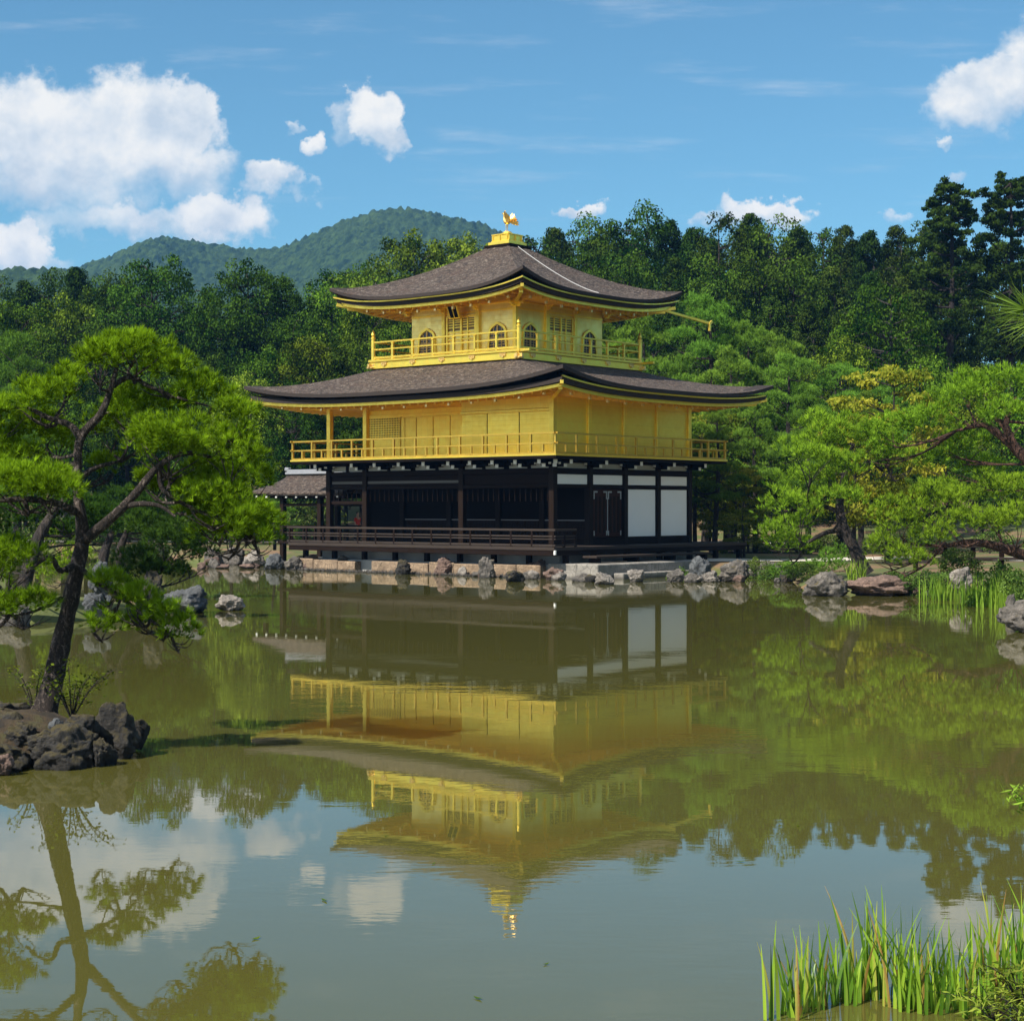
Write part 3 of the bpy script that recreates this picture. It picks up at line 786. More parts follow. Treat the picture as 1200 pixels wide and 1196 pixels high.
# ---- second floor
dx0, dx1, dy0, dy1 = -6.81, 6.95, -5.52, 5.43
MB().box(dx0 + .03, dx1 - .03, dy0 + .03, dy1 - .03, 4.222, 4.318).build("upper_deck_beam", BLACKW, pav, .01)
MB().box(dx0, dx1, dy0, dy1, 4.32, 4.395).build("upper_deck", GOLD, pav, .008)
def railing2(parent):
    m = MB()
    X0, X1, Y0_, Y1_ = dx0 + .08, dx1 - .08, dy0 + .08, dy1 - .08
    for z, w_, ext in ((5.12, .075, .13), (4.76, .065, .13), (4.425, .07, .0)):
        for y in (Y0_, Y1_): m.bar((X0 - ext, y, z), (X1 + ext, y, z), w_, w_ * .85)
        for x in (X0, X1): m.bar((x, Y0_ - ext, z + .006), (x, Y1_ + ext, z + .006), w_, w_ * .85)
    r = m.build("railing", GOLDR, parent, .006)
    tall = MB().box(-.04, .04, -.04, .04, 4.40, 5.085).build("post", GOLDR, r, .005)
    short = MB().box(-.035, .035, -.035, .035, 4.40, 4.725).build("short_post", GOLDR, r, .005)
    ft = fs_ = True
    def put(o, first, x, y):
        if first: o.location = (x, y, 0)
        else: copy_part(o, r, (x, y, 0))
    nx_, ny_ = 12, 9
    for y in (Y0_, Y1_):
        for i in range(nx_ + 1):
            put(tall, ft, X0 + (X1 - X0) * i / nx_, y); ft = False
            if i < nx_: put(short, fs_, X0 + (X1 - X0) * (i + .5) / nx_, y); fs_ = False
    for x in (X0, X1):
        for i in range(1, ny_): put(tall, False, x, Y0_ + (Y1_ - Y0_) * i / ny_)
        for i in range(ny_): put(short, False, x, Y0_ + (Y1_ - Y0_) * (i + .5) / ny_)
    return r
railing2(pav)
pil2 = MB().box(-.10, .10, -.10, .10, 4.39, 6.52).build("gold_pillar", GOLD, pav, .012)
for i, (x, y) in enumerate([(XE, YS), (XW, YS), (-3.67, YS), (XE, -2.25), (XE, -.07), (XE, 2.08), (XE, YN), (XW, YN), (XW, YR), (XW, 1.0)]):
    o = pil2 if i == 0 else copy_part(pil2, pav); o.location = (x, y, 0)
# projecting room: three boarded shutters on the south, four plain panels on the east
sb = [(1.47, 2.72), (2.72, 4.28), (4.28, XE - .1)]
for x0, x1 in sb: panel("boarded_shutter", GOLDP, x0 + .02, x1 - .02, YS - .02, YS + .04, 4.40, 5.98)
MB().box(1.40, XE - .1, YS - .05, YS + .05, 5.985, 6.09).build("lintel", GOLD, pav, .008)
panel("upper_wall", GOLD, 1.42, XE - .1, YS - .015, YS + .05, 6.095, 6.56)
for y0, y1 in ((YS, -2.25), (-2.25, -.07), (-.07, 2.08), (2.08, YN)):
    panel("gold_panel", GOLD, XE - .05, XE + .02, y0 + .10, y1 - .10, 4.40, 6.56)
MB().box(XE - .02, XE + .05, 2.18, YN - .1, 6.20, 6.27).build("lintel", GOLD, pav, .006)
panel("side_wall", GOLD, 1.40, 1.47, YS + .05, YR, 4.40, 6.56)
# recessed aisle wall: lattice window then sliding panels
rw = panel("recess_wall", GOLD, XW, 1.40, YR + .03, YR + .10, 4.40, 6.56)
win = panel("lattice_window", m_plain("dim_window_back", (.05, .032, .012), .7), XW + .12, -3.84, YR - .01, YR + .028, 5.30, 6.15)
lattice("lattice", GOLD, win, XW + .12, -3.84, YR - .012, 5.30, 6.15, 19, 9, .032, .025)
panel("gold_panel", GOLDP, XW + .12, -3.84, YR - .02, YR + .028, 4.41, 5.26)
for x0, x1 in ((-3.78, -3.58), (-3.55, -2.94), (-2.91, -2.02), (-1.98, -1.10), (-1.06, -.30), (-.26, 1.38)):
    panel("sliding_panel", GOLD, x0, x1, YR - .03, YR + .028, 4.45, 6.12)
MB().box(XW, 1.40, YR - .05, YR + .02, 6.16, 6.28).build("lintel", GOLD, pav, .006)
panel("north_gold_wall", GOLD, XW + .1, XE - .1, YN - .05, YN + .03, 4.40, 6.56)
panel("west_gold_wall", GOLD, XW - .03, XW + .04, YR + .1, YN - .1, 4.40, 6.56)
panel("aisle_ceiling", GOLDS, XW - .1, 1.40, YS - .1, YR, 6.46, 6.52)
pb = MB()
pb.box(XW - .15, 1.40, YS - .08, YS + .08, 6.45, 6.60)
pb.build("head_beam", GOLD, pav, .01)
# ---- lower roof
r2, zf2, zl2 = build_roof("roof", 8.22, 6.76, 3.6, 3.6, 6.82, 8.06, .56, .07, -.04, 0, 0, 5.8, 4.3, 6.60, 1.22, .26, False)
def eave_tips(parent, A, B, cx, cy, zf, n0, n1):
    t = MB()
    for side, n in ((0, n0), (1, n1)):
        for i in range(n):
            s = -1 + 2 * (i + .5) / n
            x, y = (s * (A - .9) + cx, -(B - .78) + cy) if side == 0 else ((A - .78) + cx, s * (B - .9) + cy)
            t.box(x - .045, x + .045, y - .045, y + .045, zf(s) - .60, zf(s) - .50)
    t.build("rafter_tip", m_gold("bright_gilt_metal", 0, (.95, .72, .30), .3, .9), parent)
eave_tips(r2, 8.22, 6.76, .07, -.04, lambda s: 6.82 + .56 * abs(s) ** 3.2 * .5, 13, 11)
# diagonal corner rafters with gilt tips
def hip_rafter(parent, A, B, cx, cy, wa, wb, z_in, z_out):
    for sx, sy in ((1, -1), (-1, -1), (1, 1), (-1, 1)):
        m = MB()
        e = Vector((sx * (A - .5) + cx, sy * (B - .5) + cy, z_out))
        m.bar((sx * wa, sy * wb, z_in), e, .14, .2)
        m.bar(e + Vector((-sx * .05, -sy * .05, .05)), (sx * (A - .2) + cx, sy * (B - .2) + cy, z_out + .14), .12, .14)
        m.build("hip_rafter", GOLD, parent, .01)
hip_rafter(r2, 8.22, 6.76, .07, -.04, 5.9, 4.4, 6.50, 6.66)

# ---- third floor balcony
hb = 3.89
MB().box(-hb, hb, -hb, hb, 8.00, 8.26).build("balcony_base", GOLD, pav, .012)
MB().box(-hb - .06, hb + .06, -hb - .06, hb + .06, 8.262, 8.36).build("balcony_floor", GOLD, pav, .012)
MB().box(-hb + .1, hb - .1, -hb + .1, hb - .1, 7.3, 7.998).build("balcony_curb", BLACKW, pav)
MB().bar((hb, -hb + .03, 8.31), (hb + .5, -hb + .03, 8.31), .09, .1).bar((hb - .05, hb + .0, 8.31), (hb + .55, hb + .0, 8.31), .12, .1).build("beam_end", GOLD, pav, .01)
def railing3(parent):
    q = hb - .09
    m = MB()
    for z, w_ in ((9.06, .07), (8.77, .06), (8.44, .09)):
        for s in (-1, 1):
            m.bar((-q, s * q, z), (q, s * q, z), w_, w_ * .9); m.bar((s * q, -q, z + .006), (s * q, q, z + .006), w_, w_ * .9)
    r = m.build("railing", GOLD, parent, .006)
    cp = MB().lathe((0, 0), [(.085, 8.36), (.085, 9.18), (.10, 9.20), (.10, 9.26), (.06, 9.29), (.085, 9.35), (.07, 9.43), (.02, 9.54), (.005, 9.56)], 12).build("corner_post", GOLD, r, smooth=False)
    first = True
    for sx in (-1, 1):
        for sy in (-1, 1):
            if first: cp.location = (sx * q, sy * q, 0); first = False
            else: copy_part(cp, r, (sx * q, sy * q, 0))
    pst = MB().box(-.045, .045, -.045, .045, 8.36, 8.97).box(-.06, .06, -.06, .06, 8.975, 9.02).build("post", GOLD, r, .006)
    first = True
    n = 7
    for s in (-1, 1):
        for i in range(1, n):
            t = -q + 2 * q * i / n
            for x, y in ((t, s * q), (s * q, t)):
                if first: pst.location = (x, y, 0); first = False
                else: copy_part(pst, r, (x, y, 0))
    return r
railing3(pav)
# small gilt fittings on the balcony base
fit = MB()
fit.box(-.16, .16, -.03, 0, .08, .12)
for i in range(3): fit.box(-.14 + i * .10, -.06 + i * .10, -.045, 0, .0, .07)
fit.box(-.05, .05, -.055, 0, -.05, .02)
fit = fit.build("gilt_fitting", m_gold("bright_fitting", 0, (.9, .62, .2), .35, .8), pav, .006)
first = True
for rz, dx, dy in ((0, 0, -hb), (PI / 2, hb, 0)):
    for k in range(5):
        t = -3.1 + k * 1.55
        p = (t, -hb - .002, 8.13) if rz == 0 else (hb + .002, t, 8.13)
        if first: fit.location = p; first = False
        else: copy_part(fit, pav, p, rz)
for sx, sy in ((1, -1), (-1, -1), (1, 1)):
    m = MB().box(-.14, .14, -.14, .14, 8.02, 8.10).box(-.19, .19, -.05, .05, 8.06, 8.2).box(-.05, .05, -.19, .19, 8.06, 8.2)
    o = m.build("corner_fitting", fit.data.materials[0], pav, .01); o.location = (sx * (hb - .04), sy * (hb - .04), 0)

# ---- third floor walls, cusped windows, panelled doors
H3 = 2.70
pil3 = MB().box(-.085, .085, -.085, .085, 8.34, 10.42).build("gold_pillar", GOLD, pav, .01)
first = True
for a_ in (-2.75, -.91, .87, 2.75):
    for b_ in (-2.75, 2.75):
        for p in ((a_, b_), (b_, a_)):
            if abs(a_) > 2 and p == (b_, a_): continue
            if first: pil3.location = (*p, 0); first = False
            else: copy_part(pil3, pav, (*p, 0))
MUNT = m_gold("pale_muntin", 0, (.55, .42, .16), .5, .4)
DIML = m_plain("dim_lattice_back", (.16, .12, .05), .7)
def wall3(rz):
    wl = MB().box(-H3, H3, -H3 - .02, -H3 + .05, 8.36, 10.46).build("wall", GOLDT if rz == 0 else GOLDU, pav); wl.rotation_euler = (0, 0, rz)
    MB().box(-H3, H3, -H3 - .05, -H3 - .022, 10.02, 10.10).box(-H3, H3, -H3 - .06, -H3 - .022, 8.37, 8.50).box(-H3, H3, -H3 - .09, -H3 - .022, 10.30, 10.42).build("wall_rail", GOLD, wl, .005)
    # bell-shaped windows
    def arch(w_, h_, n=18):
        pts_ = [(-w_ * .56, 0), (-w_ * .5, h_ * .45)]
        for i in range(1, n):
            t = i / n; a2 = PI * (1 - t)
            pts_.append((w_ * .5 * math.cos(a2), h_ * (.60 + .37 * math.sin(a2) ** .85 + (.05 * max(0, 1 - abs(t - .5) * 7)))))
        pts_ += [(w_ * .5, h_ * .45), (w_ * .56, 0)]
        return pts_
    for cx_ in (-1.86, 1.84):
        A1 = arch(.92, 1.06); A2 = arch(.76, .96)
        n = len(A1); m = MB(); vs = []; fs = []
        yo, yi = -H3 - .075, -H3 - .022
        for (x1, z1), (x2, z2) in zip(A1, A2): vs += [(x1, yo, z1), (x2, yo, z2), (x2, yi, z2), (x1, yi, z1)]
        for i in range(n - 1):
            for e in range(4): f = (e + 1) % 4; fs.append((i * 4 + e, (i + 1) * 4 + e, (i + 1) * 4 + f, i * 4 + f))
        fr = m.add(vs, fs).build("window", GOLD, pav); fr.location = (cx_ * math.cos(rz), cx_ * math.sin(rz), 8.52); fr.rotation_euler = (0, 0, rz)
        pn = MB(); vs = [(x, -H3 - .026, z) for x, z in A2]
        pn.add(vs, [tuple(range(n))]); pn.add([(x, -H3 - .021, z) for x, z in A2], [tuple(range(n - 1, -1, -1))])
        pn.build("pane", PANE, fr)
        m = MB(); m.box(-.03, .03, -H3 - .06, -H3 - .027, .0, .95)
        for k in range(1, 8): m.box(-.40, -.031, -H3 - .045, -H3 - .027, k * .10 - .009, k * .10 + .009); m.box(.031, .40, -H3 - .045, -H3 - .027, k * .10 - .009, k * .10 + .009)
        for x in (-.2, .2): m.box(x - .009, x + .009, -H3 - .044, -H3 - .028, 0, .86)
        m.box(-.40, -.031, -H3 - .058, -H3 - .046, .40, .46); m.box(.031, .40, -H3 - .058, -H3 - .046, .40, .46)
        m.build("muntins", MUNT, fr)
    # panelled double door
    dr = MB()
    for x in (-.80, -.05, .69): dr.box(x, x + .09, -H3 - .09, -H3 - .022, 8.50, 9.98)
    dr.box(-.71, .69, -H3 - .085, -H3 - .022, 9.90, 9.97)
    for x in (-.42, .32): dr.box(x - .03, x + .03, -H3 - .07, -H3 - .022, 8.50, 9.90)
    for z in (9.02, 9.30): dr.box(-.71, .69, -H3 - .066, -H3 - .022, z, z + .06)
    dr.box(-.92, -.80, -H3 - .07, -H3 - .022, 10.0, 10.06); dr.box(.78, .90, -H3 - .07, -H3 - .022, 10.0, 10.06)
    dr = dr.build("door", GOLD, pav, .006); dr.rotation_euler = (0, 0, rz)
    m = MB()
    for x0, x1 in ((-.70, -.46), (-.38, -.06), (.05, .28), (.36, .68)): m.box(x0, x1, -H3 - .035, -H3 - .0221, 9.40, 9.86)
    m.build("door_lattice_back", DIML, dr)
    m = MB()
    for z in (9.50, 9.60, 9.70, 9.78): m.box(-.70, .68, -H3 - .05, -H3 - .036, z, z + .03)
    m.build("door_lattice", GOLD, dr)
    return wl
for k in range(4): wall3(k * PI / 2)
# gilt bracket sets under the top eave
brk = MB().box(-.09, .09, -.34, 0, 10.22, 10.33).box(-.26, .26, -.14, -.04, 10.30, 10.40).box(-.05, .05, -.5, 0, 10.335, 10.42).box(-.06, .06, -.20, 0, 10.12, 10.218)
brk = brk.build("gold_bracket", GOLD, pav, .008)
first = True
for rz in (0, PI / 2, PI, -PI / 2):
    for t in (-2.75, -.91, .87, 2.75):
        x, y = t, -2.83
        X_, Y_ = x * math.cos(rz) - y * math.sin(rz), x * math.sin(rz) + y * math.cos(rz)
        if first: brk.location = (X_, Y_, 0); first = False
        else: copy_part(brk, pav, (X_, Y_, 0), rz)
# hanging name plaque between the eave and the door
pq = MB().box(-.26, .26, -.05, .05, -.40, .40).build("name_plaque", GOLD, pav, .015)
pq.location = (-.1, -3.14, 10.20); pq.rotation_euler = (RAD(24), 0, 0)
MB().box(-.20, -.03, -.065, -.051, -.34, .34).box(.03, .20, -.065, -.051, -.34, .34).build("plaque_panel", BLACKW, pq)
# ---- top roof
r3, zf3, zl3 = build_roof("roof", 5.03, 5.03, .56, .56, 10.62, 12.92, .62, 0, 0, 0, 0, 2.7, 2.7, 10.47, 1.30, .235)
eave_tips(r3, 5.03, 5.03, 0, 0, lambda s: 10.62 + .62 * abs(s) ** 3.2 * .5, 9, 9)
hip_rafter(r3, 5.03, 5.03, 0, 0, 2.75, 2.75, 10.36, 10.42)
# lightning cable down the east slope
m = MB(); prev = None
for i in range(15):
    t = 1 - i / 14 * .97; s = -.18 * (1 - t) - .05
    hx = 5.03 + (.56 - 5.03) * t
    q = Vector((hx, -.12 - (1 - t) * .25, 10.62 + 2.30 * t ** 1.30 + .04))
    if prev is not None: m.bar(prev, q, .02, .02)
    prev = q
m.build("cable", CABLE, r3)
# gutter spout beyond the right-hand corner
sp_ = MB(); a_ = Vector((4.55, 4.55, 10.44)); b_ = Vector((5.25, 6.7, 10.06))
sp_.bar(a_, b_, .09, .10); sp_.bar(b_ + Vector((0, -.03, .04)), b_ + Vector((.0, -.03, -.32)), .10, .10); sp_.bar(b_, b_ + Vector((.03, .12, .10)), .07, .12)
sp_.build("rain_spout", GOLD, r3, .01)
# pedestal
MB().box(-.66, .66, -.66, .66, 12.80, 12.985).build("pedestal_base", BLACKW, r3, .01)
pd = MB().box(-.55, .55, -.55, .55, 12.987, 13.11).box(-.47, .47, -.47, .47, 13.112, 13.17).box(-.43, .43, -.43, .43, 13.172, 13.38).box(-.46, .46, -.46, .46, 13.382, 13.43)
for s in (-1, 1):
    for k in range(3):
        x = -.40 + k * .38
        pd.box(x - .02, x + .03, s * .45 - .02, s * .45 + .02, 13.18, 13.375); pd.box(s * .45 - .02, s * .45 + .02, x - .02, x + .03, 13.18, 13.375)
pd.lathe((0, 0), [(.36, 13.432), (.33, 13.46), (.20, 13.50), (.16, 13.56), (.05, 13.575)], 16)
pd.build("pedestal", GOLD, r3, .008)

# ---- fishing deck annex on the west side
ann = MB()
ZR, ZE, YM, WA = 3.90, 3.10, -1.5, 2.05
xw, xe = -11.38, XW - .14
V = []; Qd = []; rows = 10; seg = 16
for sgn in (-1, 1):
    for j in range(rows + 1):
        t = j / rows
        for i in range(seg + 1):
            x = xw + .12 * t * 0 + (xe - xw) * i / seg
            lift = .10 * (max(0, 1 - i / seg * 2.2) ** 2) * t
            V.append((x, YM + sgn * WA * t, ZR - (ZR - ZE) * (t ** .72) + lift))
base = 0
for s in range(2):
    for j in range(rows):
        for i in range(seg):
            k = s * (rows + 1) * (seg + 1) + j * (seg + 1) + i
            Qd.append((k, k + 1, k + seg + 2, k + seg + 1) if s else (k, k + seg + 1, k + seg + 2, k + 1))
ar = mesh_np("annex_roof", V, quads=Qd, mat=SHINGLE, parent=pav, smooth=True)
so = ar.modifiers.new('thick', 'SOLIDIFY'); so.thickness = .14; so.offset = -1
m = MB()
m.bar((xw - .05, YM, ZR + .07), (xe, YM, ZR + .07), .26, .12); m.bar((xw + .02, YM, ZR + .17), (xw + 2.3, YM, ZR + .17), .20, .13); m.bar((xw - .12, YM, ZR + .26), (xw + .14, YM, ZR + .24), .20, .16)
m.build("ridge_tiles", TILE, ar, .03)
m = MB()
for x in np.arange(xw + .2, xe, .62): m.box(x - .05, x + .05, YM - WA + .08, YM - WA + .12, ZE - .20, ZE - .11)
m.build("rafter_tip", WHITE, ar)
m = MB()
m.bar((xw + .3, YM - 1.6, 2.98), (xe, YM - 1.6, 2.98), .14, .2); m.bar((xw + .3, YM + 1.6, 2.98), (xe, YM + 1.6, 2.98), .14, .2)
m.bar((-9.9, YM - 1.7, 2.98), (-9.9, YM + 1.7, 2.98), .14, .2); m.bar((-7.6, YM - 1.7, 2.98), (-7.6, YM + 1.7, 2.98), .14, .2)
m.bar((-9.9, YM - 1.6, 2.60), (XW, YM - 1.6, 2.60), .10, .12); m.bar((-9.9, YM + 1.6, 2.60), (XW, YM + 1.6, 2.60), .10, .12)
m.build("annex_beams", DARKW, pav, .01)
ap = MB().box(-.11, .11, -.11, .11, 0, 2.9).build("annex_pillar", DARKV, pav, .015)
for i, (x, y) in enumerate(((-9.9, YM - 1.6), (-7.6, YM - 1.6), (-9.9, YM + 1.6), (-7.6, YM + 1.6))):
    o = ap if i == 0 else copy_part(ap, pav); o.location = (x, y, -.4 if i < 0 else 0)
ap2 = MB().box(-.09, .09, -.09, .09, 2.45, 2.9).build("annex_strut", DARKV, pav, .01); ap2.location = (-11.0, YM - 1.6, 0)
MB().box(-10.1, XW - .01, YM - 1.75, YM + 1.75, .95, 1.06).build("annex_deck", DARKW, pav, .01)
m = MB()
for z in (1.68, 1.42):
    m.bar((-10, YM + 1.62, z), (XW, YM + 1.62, z), .07, .07); m.bar((-10, YM - 1.62, z), (-6.4, YM - 1.62, z), .07, .07); m.bar((-10, YM - 1.62, z + .003), (-10, YM + 1.62, z + .003), .07, .07)
for x in np.arange(-10, XW, .7): m.box(x - .035, x + .035, YM + 1.58, YM + 1.66, 1.06, 1.7)
for x in np.arange(-10, -6.3, .7): m.box(x - .035, x + .035, YM - 1.66, YM - 1.58, 1.06, 1.7)
m.build("annex_railing", DARKW, pav, .006)
m = MB()
for z in (1.62, 1.40): m.bar((XW + .1, YN - .3, z), (-3.7, YN - .3, z), .06, .06)
for x in np.arange(XW + .2, -3.7, .5): m.box(x - .03, x + .03, YN - .33, YN - .27, 1.09, 1.62)
m.build("back_railing", DARKW, pav, .006)

# ---- phoenix on the roof
ph = empty("phoenix_statue", BL(0, 0, 13.575), -BA + RAD(6), "gilded phoenix statue with raised wings on the roof top pedestal", "statue")
GILT = m_gold("polished_gilt", 0, (.92, .60, .17), .28, .92)
def skin_chain(name, pts_, mat, parent, sub=2, edges=None):
    me = bpy.data.meshes.new(name)
    me.from_pydata([p[:3] for p in pts_], edges or [(i, i + 1) for i in range(len(pts_) - 1)], []); me.update()
    o = bpy.data.objects.new(name, me); COL.objects.link(o); o.parent = parent
    sk = o.modifiers.new('skin', 'SKIN')
    for vtx, p in zip(me.skin_vertices[0].data, pts_):
        r = p[3] if len(p) < 5 else (p[3], p[4]); vtx.radius = (r, r) if not isinstance(r, tuple) else r
    me.skin_vertices[0].data[0].use_root = True
    if sub:
        sb_ = o.modifiers.new('sub', 'SUBSURF'); sb_.levels = sub; sb_.render_levels = sub
    me.materials.append(mat)
    for p in me.polygons: p.use_smooth = True
    return o
# bird faces the south-west (local -x)
skin_chain("body", [(.12, 0, .34, .06), (.0, 0, .36, .115), (-.10, 0, .40, .10), (-.15, 0, .52, .055), (-.145, 0, .64, .045), (-.16, 0, .72, .055), (-.21, 0, .75, .035), (-.27, 0, .73, .012)], GILT, ph)
skin_chain("crest", [(-.16, 0, .75, .015), (-.13, 0, .82, .03), (-.07, 0, .84, .012)], GILT, ph, 1)
for s in (-1, 1):
    skin_chain("leg", [(-.02, s * .05, .28, .03), (-.03, s * .055, .15, .016), (-.02, s * .055, .02, .014), (-.08, s * .06, .005, .012)], GILT, ph, 1)
def feather_fan(name, root, dirs, L0, wid, parent):
    m = MB()
    for d, ln in dirs:
        d = Vector(d).normalized(); side = d.cross(Vector((0, 1, 0.2))).normalized(); nrm = side.cross(d).normalized()
        r = Vector(root); prof = ((0, .35), (.35, 1), (.75, .9), (1, .15)); vs = []
        for t, ww in prof:
            c = r + d * ln * t + nrm * .03 * math.sin(t * PI)
            vs += [c + side * wid * ww / 2 + nrm * .012, c - side * wid * ww / 2 + nrm * .012, c - side * wid * ww / 2 - nrm * .012, c + side * wid * ww / 2 - nrm * .012]
        fs = [(0, 1, 2, 3), (15, 14, 13, 12)]
        for i in range(3):
            for e in range(4): f = (e + 1) % 4; fs.append((i * 4 + e, i * 4 + f, (i + 1) * 4 + f, (i + 1) * 4 + e))
        m.add(vs, fs)
    return m.build(name, GILT, parent)
for s in (-1, 1):
    feather_fan("wing", (.0, s * .08, .38), [((.10 + .22 * k, s * (.50 - .03 * k), .95 - .17 * k), .44 - .03 * k) for k in range(5)], .4, .11, ph)
feather_fan("tail", (.10, 0, .36), [((1, .16 * (k - 2.5), .22 - .13 * k + .04 * (k % 2)), .50 - .02 * k) for k in range(6)], .5, .085, ph)

# ---- stone terrace in front and the landing stones
def local_prism(name, poly, z0, z1, mat, label, cat, bevel=.02):
    n = len(poly); vs = [(x, y, z0) for x, y in poly] + [(x, y, z1) for x, y in poly]
    fs = [tuple(range(n - 1, -1, -1)), tuple(range(n, 2 * n))] + [(i, (i + 1) % n, n + (i + 1) % n, n + i) for i in range(n)]
    o = MB().add(vs, fs).build(name, mat, None, bevel)
    o.location = (BX, BY, 0); o.rotation_euler = (0, 0, -BA)
    return props(o, label, cat) if cat else o
tr = local_prism("stone_terrace", [(-6.5, -5.35), (6.55, -5.35), (6.55, 5.0), (-6.5, 3.0)], -.6, .46, CONC, None, None)
props(tr, "stone terrace the pavilion stands on", kind='structure')
rs = random.Random(11)
x = -6.5
row = 0
while x < 6.2:
    L = rs.uniform(.9, 1.7); x2 = min(x + L, 6.4)
    if rs.random() < .93:
        hh = .42 + rs.uniform(-.03, .05)
        o = local_prism("wall_stone", [(x + .01, -5.75 + rs.uniform(-.04, .04)), (x2 - .01, -5.75 + rs.uniform(-.04, .04)), (x2 - .01, -5.36), (x + .01, -5.36)], -.35, hh, TANSTONE,
                        None, "wall stone", .03)
        row += 1
        ords = ["first", "second", "third", "fourth", "fifth", "sixth", "seventh", "eighth", "ninth", "tenth", "eleventh", "twelfth", "thirteenth"]
        props(o, "tan cut stone under the veranda railing, %s block from the left along the waterline" % ords[min(row - 1, 12)], "wall stone", "tan stones edging the terrace below the veranda")
    x = x2
lp = local_prism("landing_stone", [(6.6, -5.55), (8.75, -5.45), (8.75, .9), (6.6, 1.6)], -.1, .52, SLAB, "broad flat grey landing slab at the water below the white panels", "stone slab", .03)
lp2 = local_prism("landing_step", [(8.78, -4.6), (9.15, -4.5), (9.15, .6), (8.78, .7)], -.3, .20, SLAB, "low stone step at the water along the dark side of the landing slab", "stone step", .03)

# ------------------------------------------------------------------ rocks
def rock_mesh(seed, mat, sub=5, cuts=12, flat=.75):
    rs_ = random.Random(seed)
    bm = bmesh.new(); bmesh.ops.create_icosphere(bm, subdivisions=sub, radius=1.0)
    planes = []
    for _ in range(cuts):
        n = Vector((rs_.gauss(0, 1), rs_.gauss(0, 1), rs_.gauss(0, .7))).normalized(); planes.append((n, rs_.uniform(.55, .92)))
    off = Vector((seed * 3.1, seed * 1.7, seed * .9))
    for v_ in bm.verts:
        p = v_.co.copy()
        for n, d in planes:
            e = p.dot(n) - d
            if e > 0: p -= n * e * .93
        dn = mnoise.fractal(p * 1.5 + off, .9, 2.1, 6) * .26 + abs(mnoise.noise(p * 3.4 + off)) * -.16 + mnoise.noise(p * 9 + off) * .05
        cr = mnoise.cell(p * 3.1 + off) * .07
        v_.co = p * (1 + dn + cr)
    me = bpy.data.meshes.new("rock"); bm.to_mesh(me); bm.free()
    me.polygons.foreach_set('use_smooth', [True] * len(me.polygons))
    me.materials.append(mat)
    return me
def rock(px0, px1, ytop, ywater, mat, label, seed, depth=.8, Y=None, sink=.25, rz=None, cat="rock", group=None, name="rock", sub=5):
    """rock whose picture outline is px0..px1, ytop..ywater, sitting on the water (or at depth Y)"""
    if Y is None: Y = CAMZ * F_PX / (ywater - HOR)
    wd = (px1 - px0) * Y / F_PX; h = (ywater - ytop) * Y / F_PX
    me = rock_mesh(seed, mat, sub)
    o = bpy.data.objects.new(name, me); COL.objects.link(o)
    c = W((px0 + px1) / 2, ywater, Y)
    rr = random.Random(seed).uniform(-.5, .5) if rz is None else rz
    # normalise the mesh box to the wanted size
    co = np.empty(len(me.vertices) * 3, np.float32); me.vertices.foreach_get('co', co); co = co.reshape(-1, 3)
    ca, sa = math.cos(rr), math.sin(rr); xy = co[:, :2] @ np.array([[ca, sa], [-sa, ca]]); co[:, :2] = xy
    mn, mx = co.min(0), co.max(0)
    tot = h / (1 - sink)
    co = (co - (mn + mx) / 2) / (mx - mn) * np.array([wd, wd * depth, tot])
    co[:, 2] += tot / 2 - tot * sink
    me.vertices.foreach_set('co', co.ravel().astype(np.float32)); me.update()
    o.location = (c.x, c.y + wd * depth * .5, c.z)
    return props(o, label, cat, group)
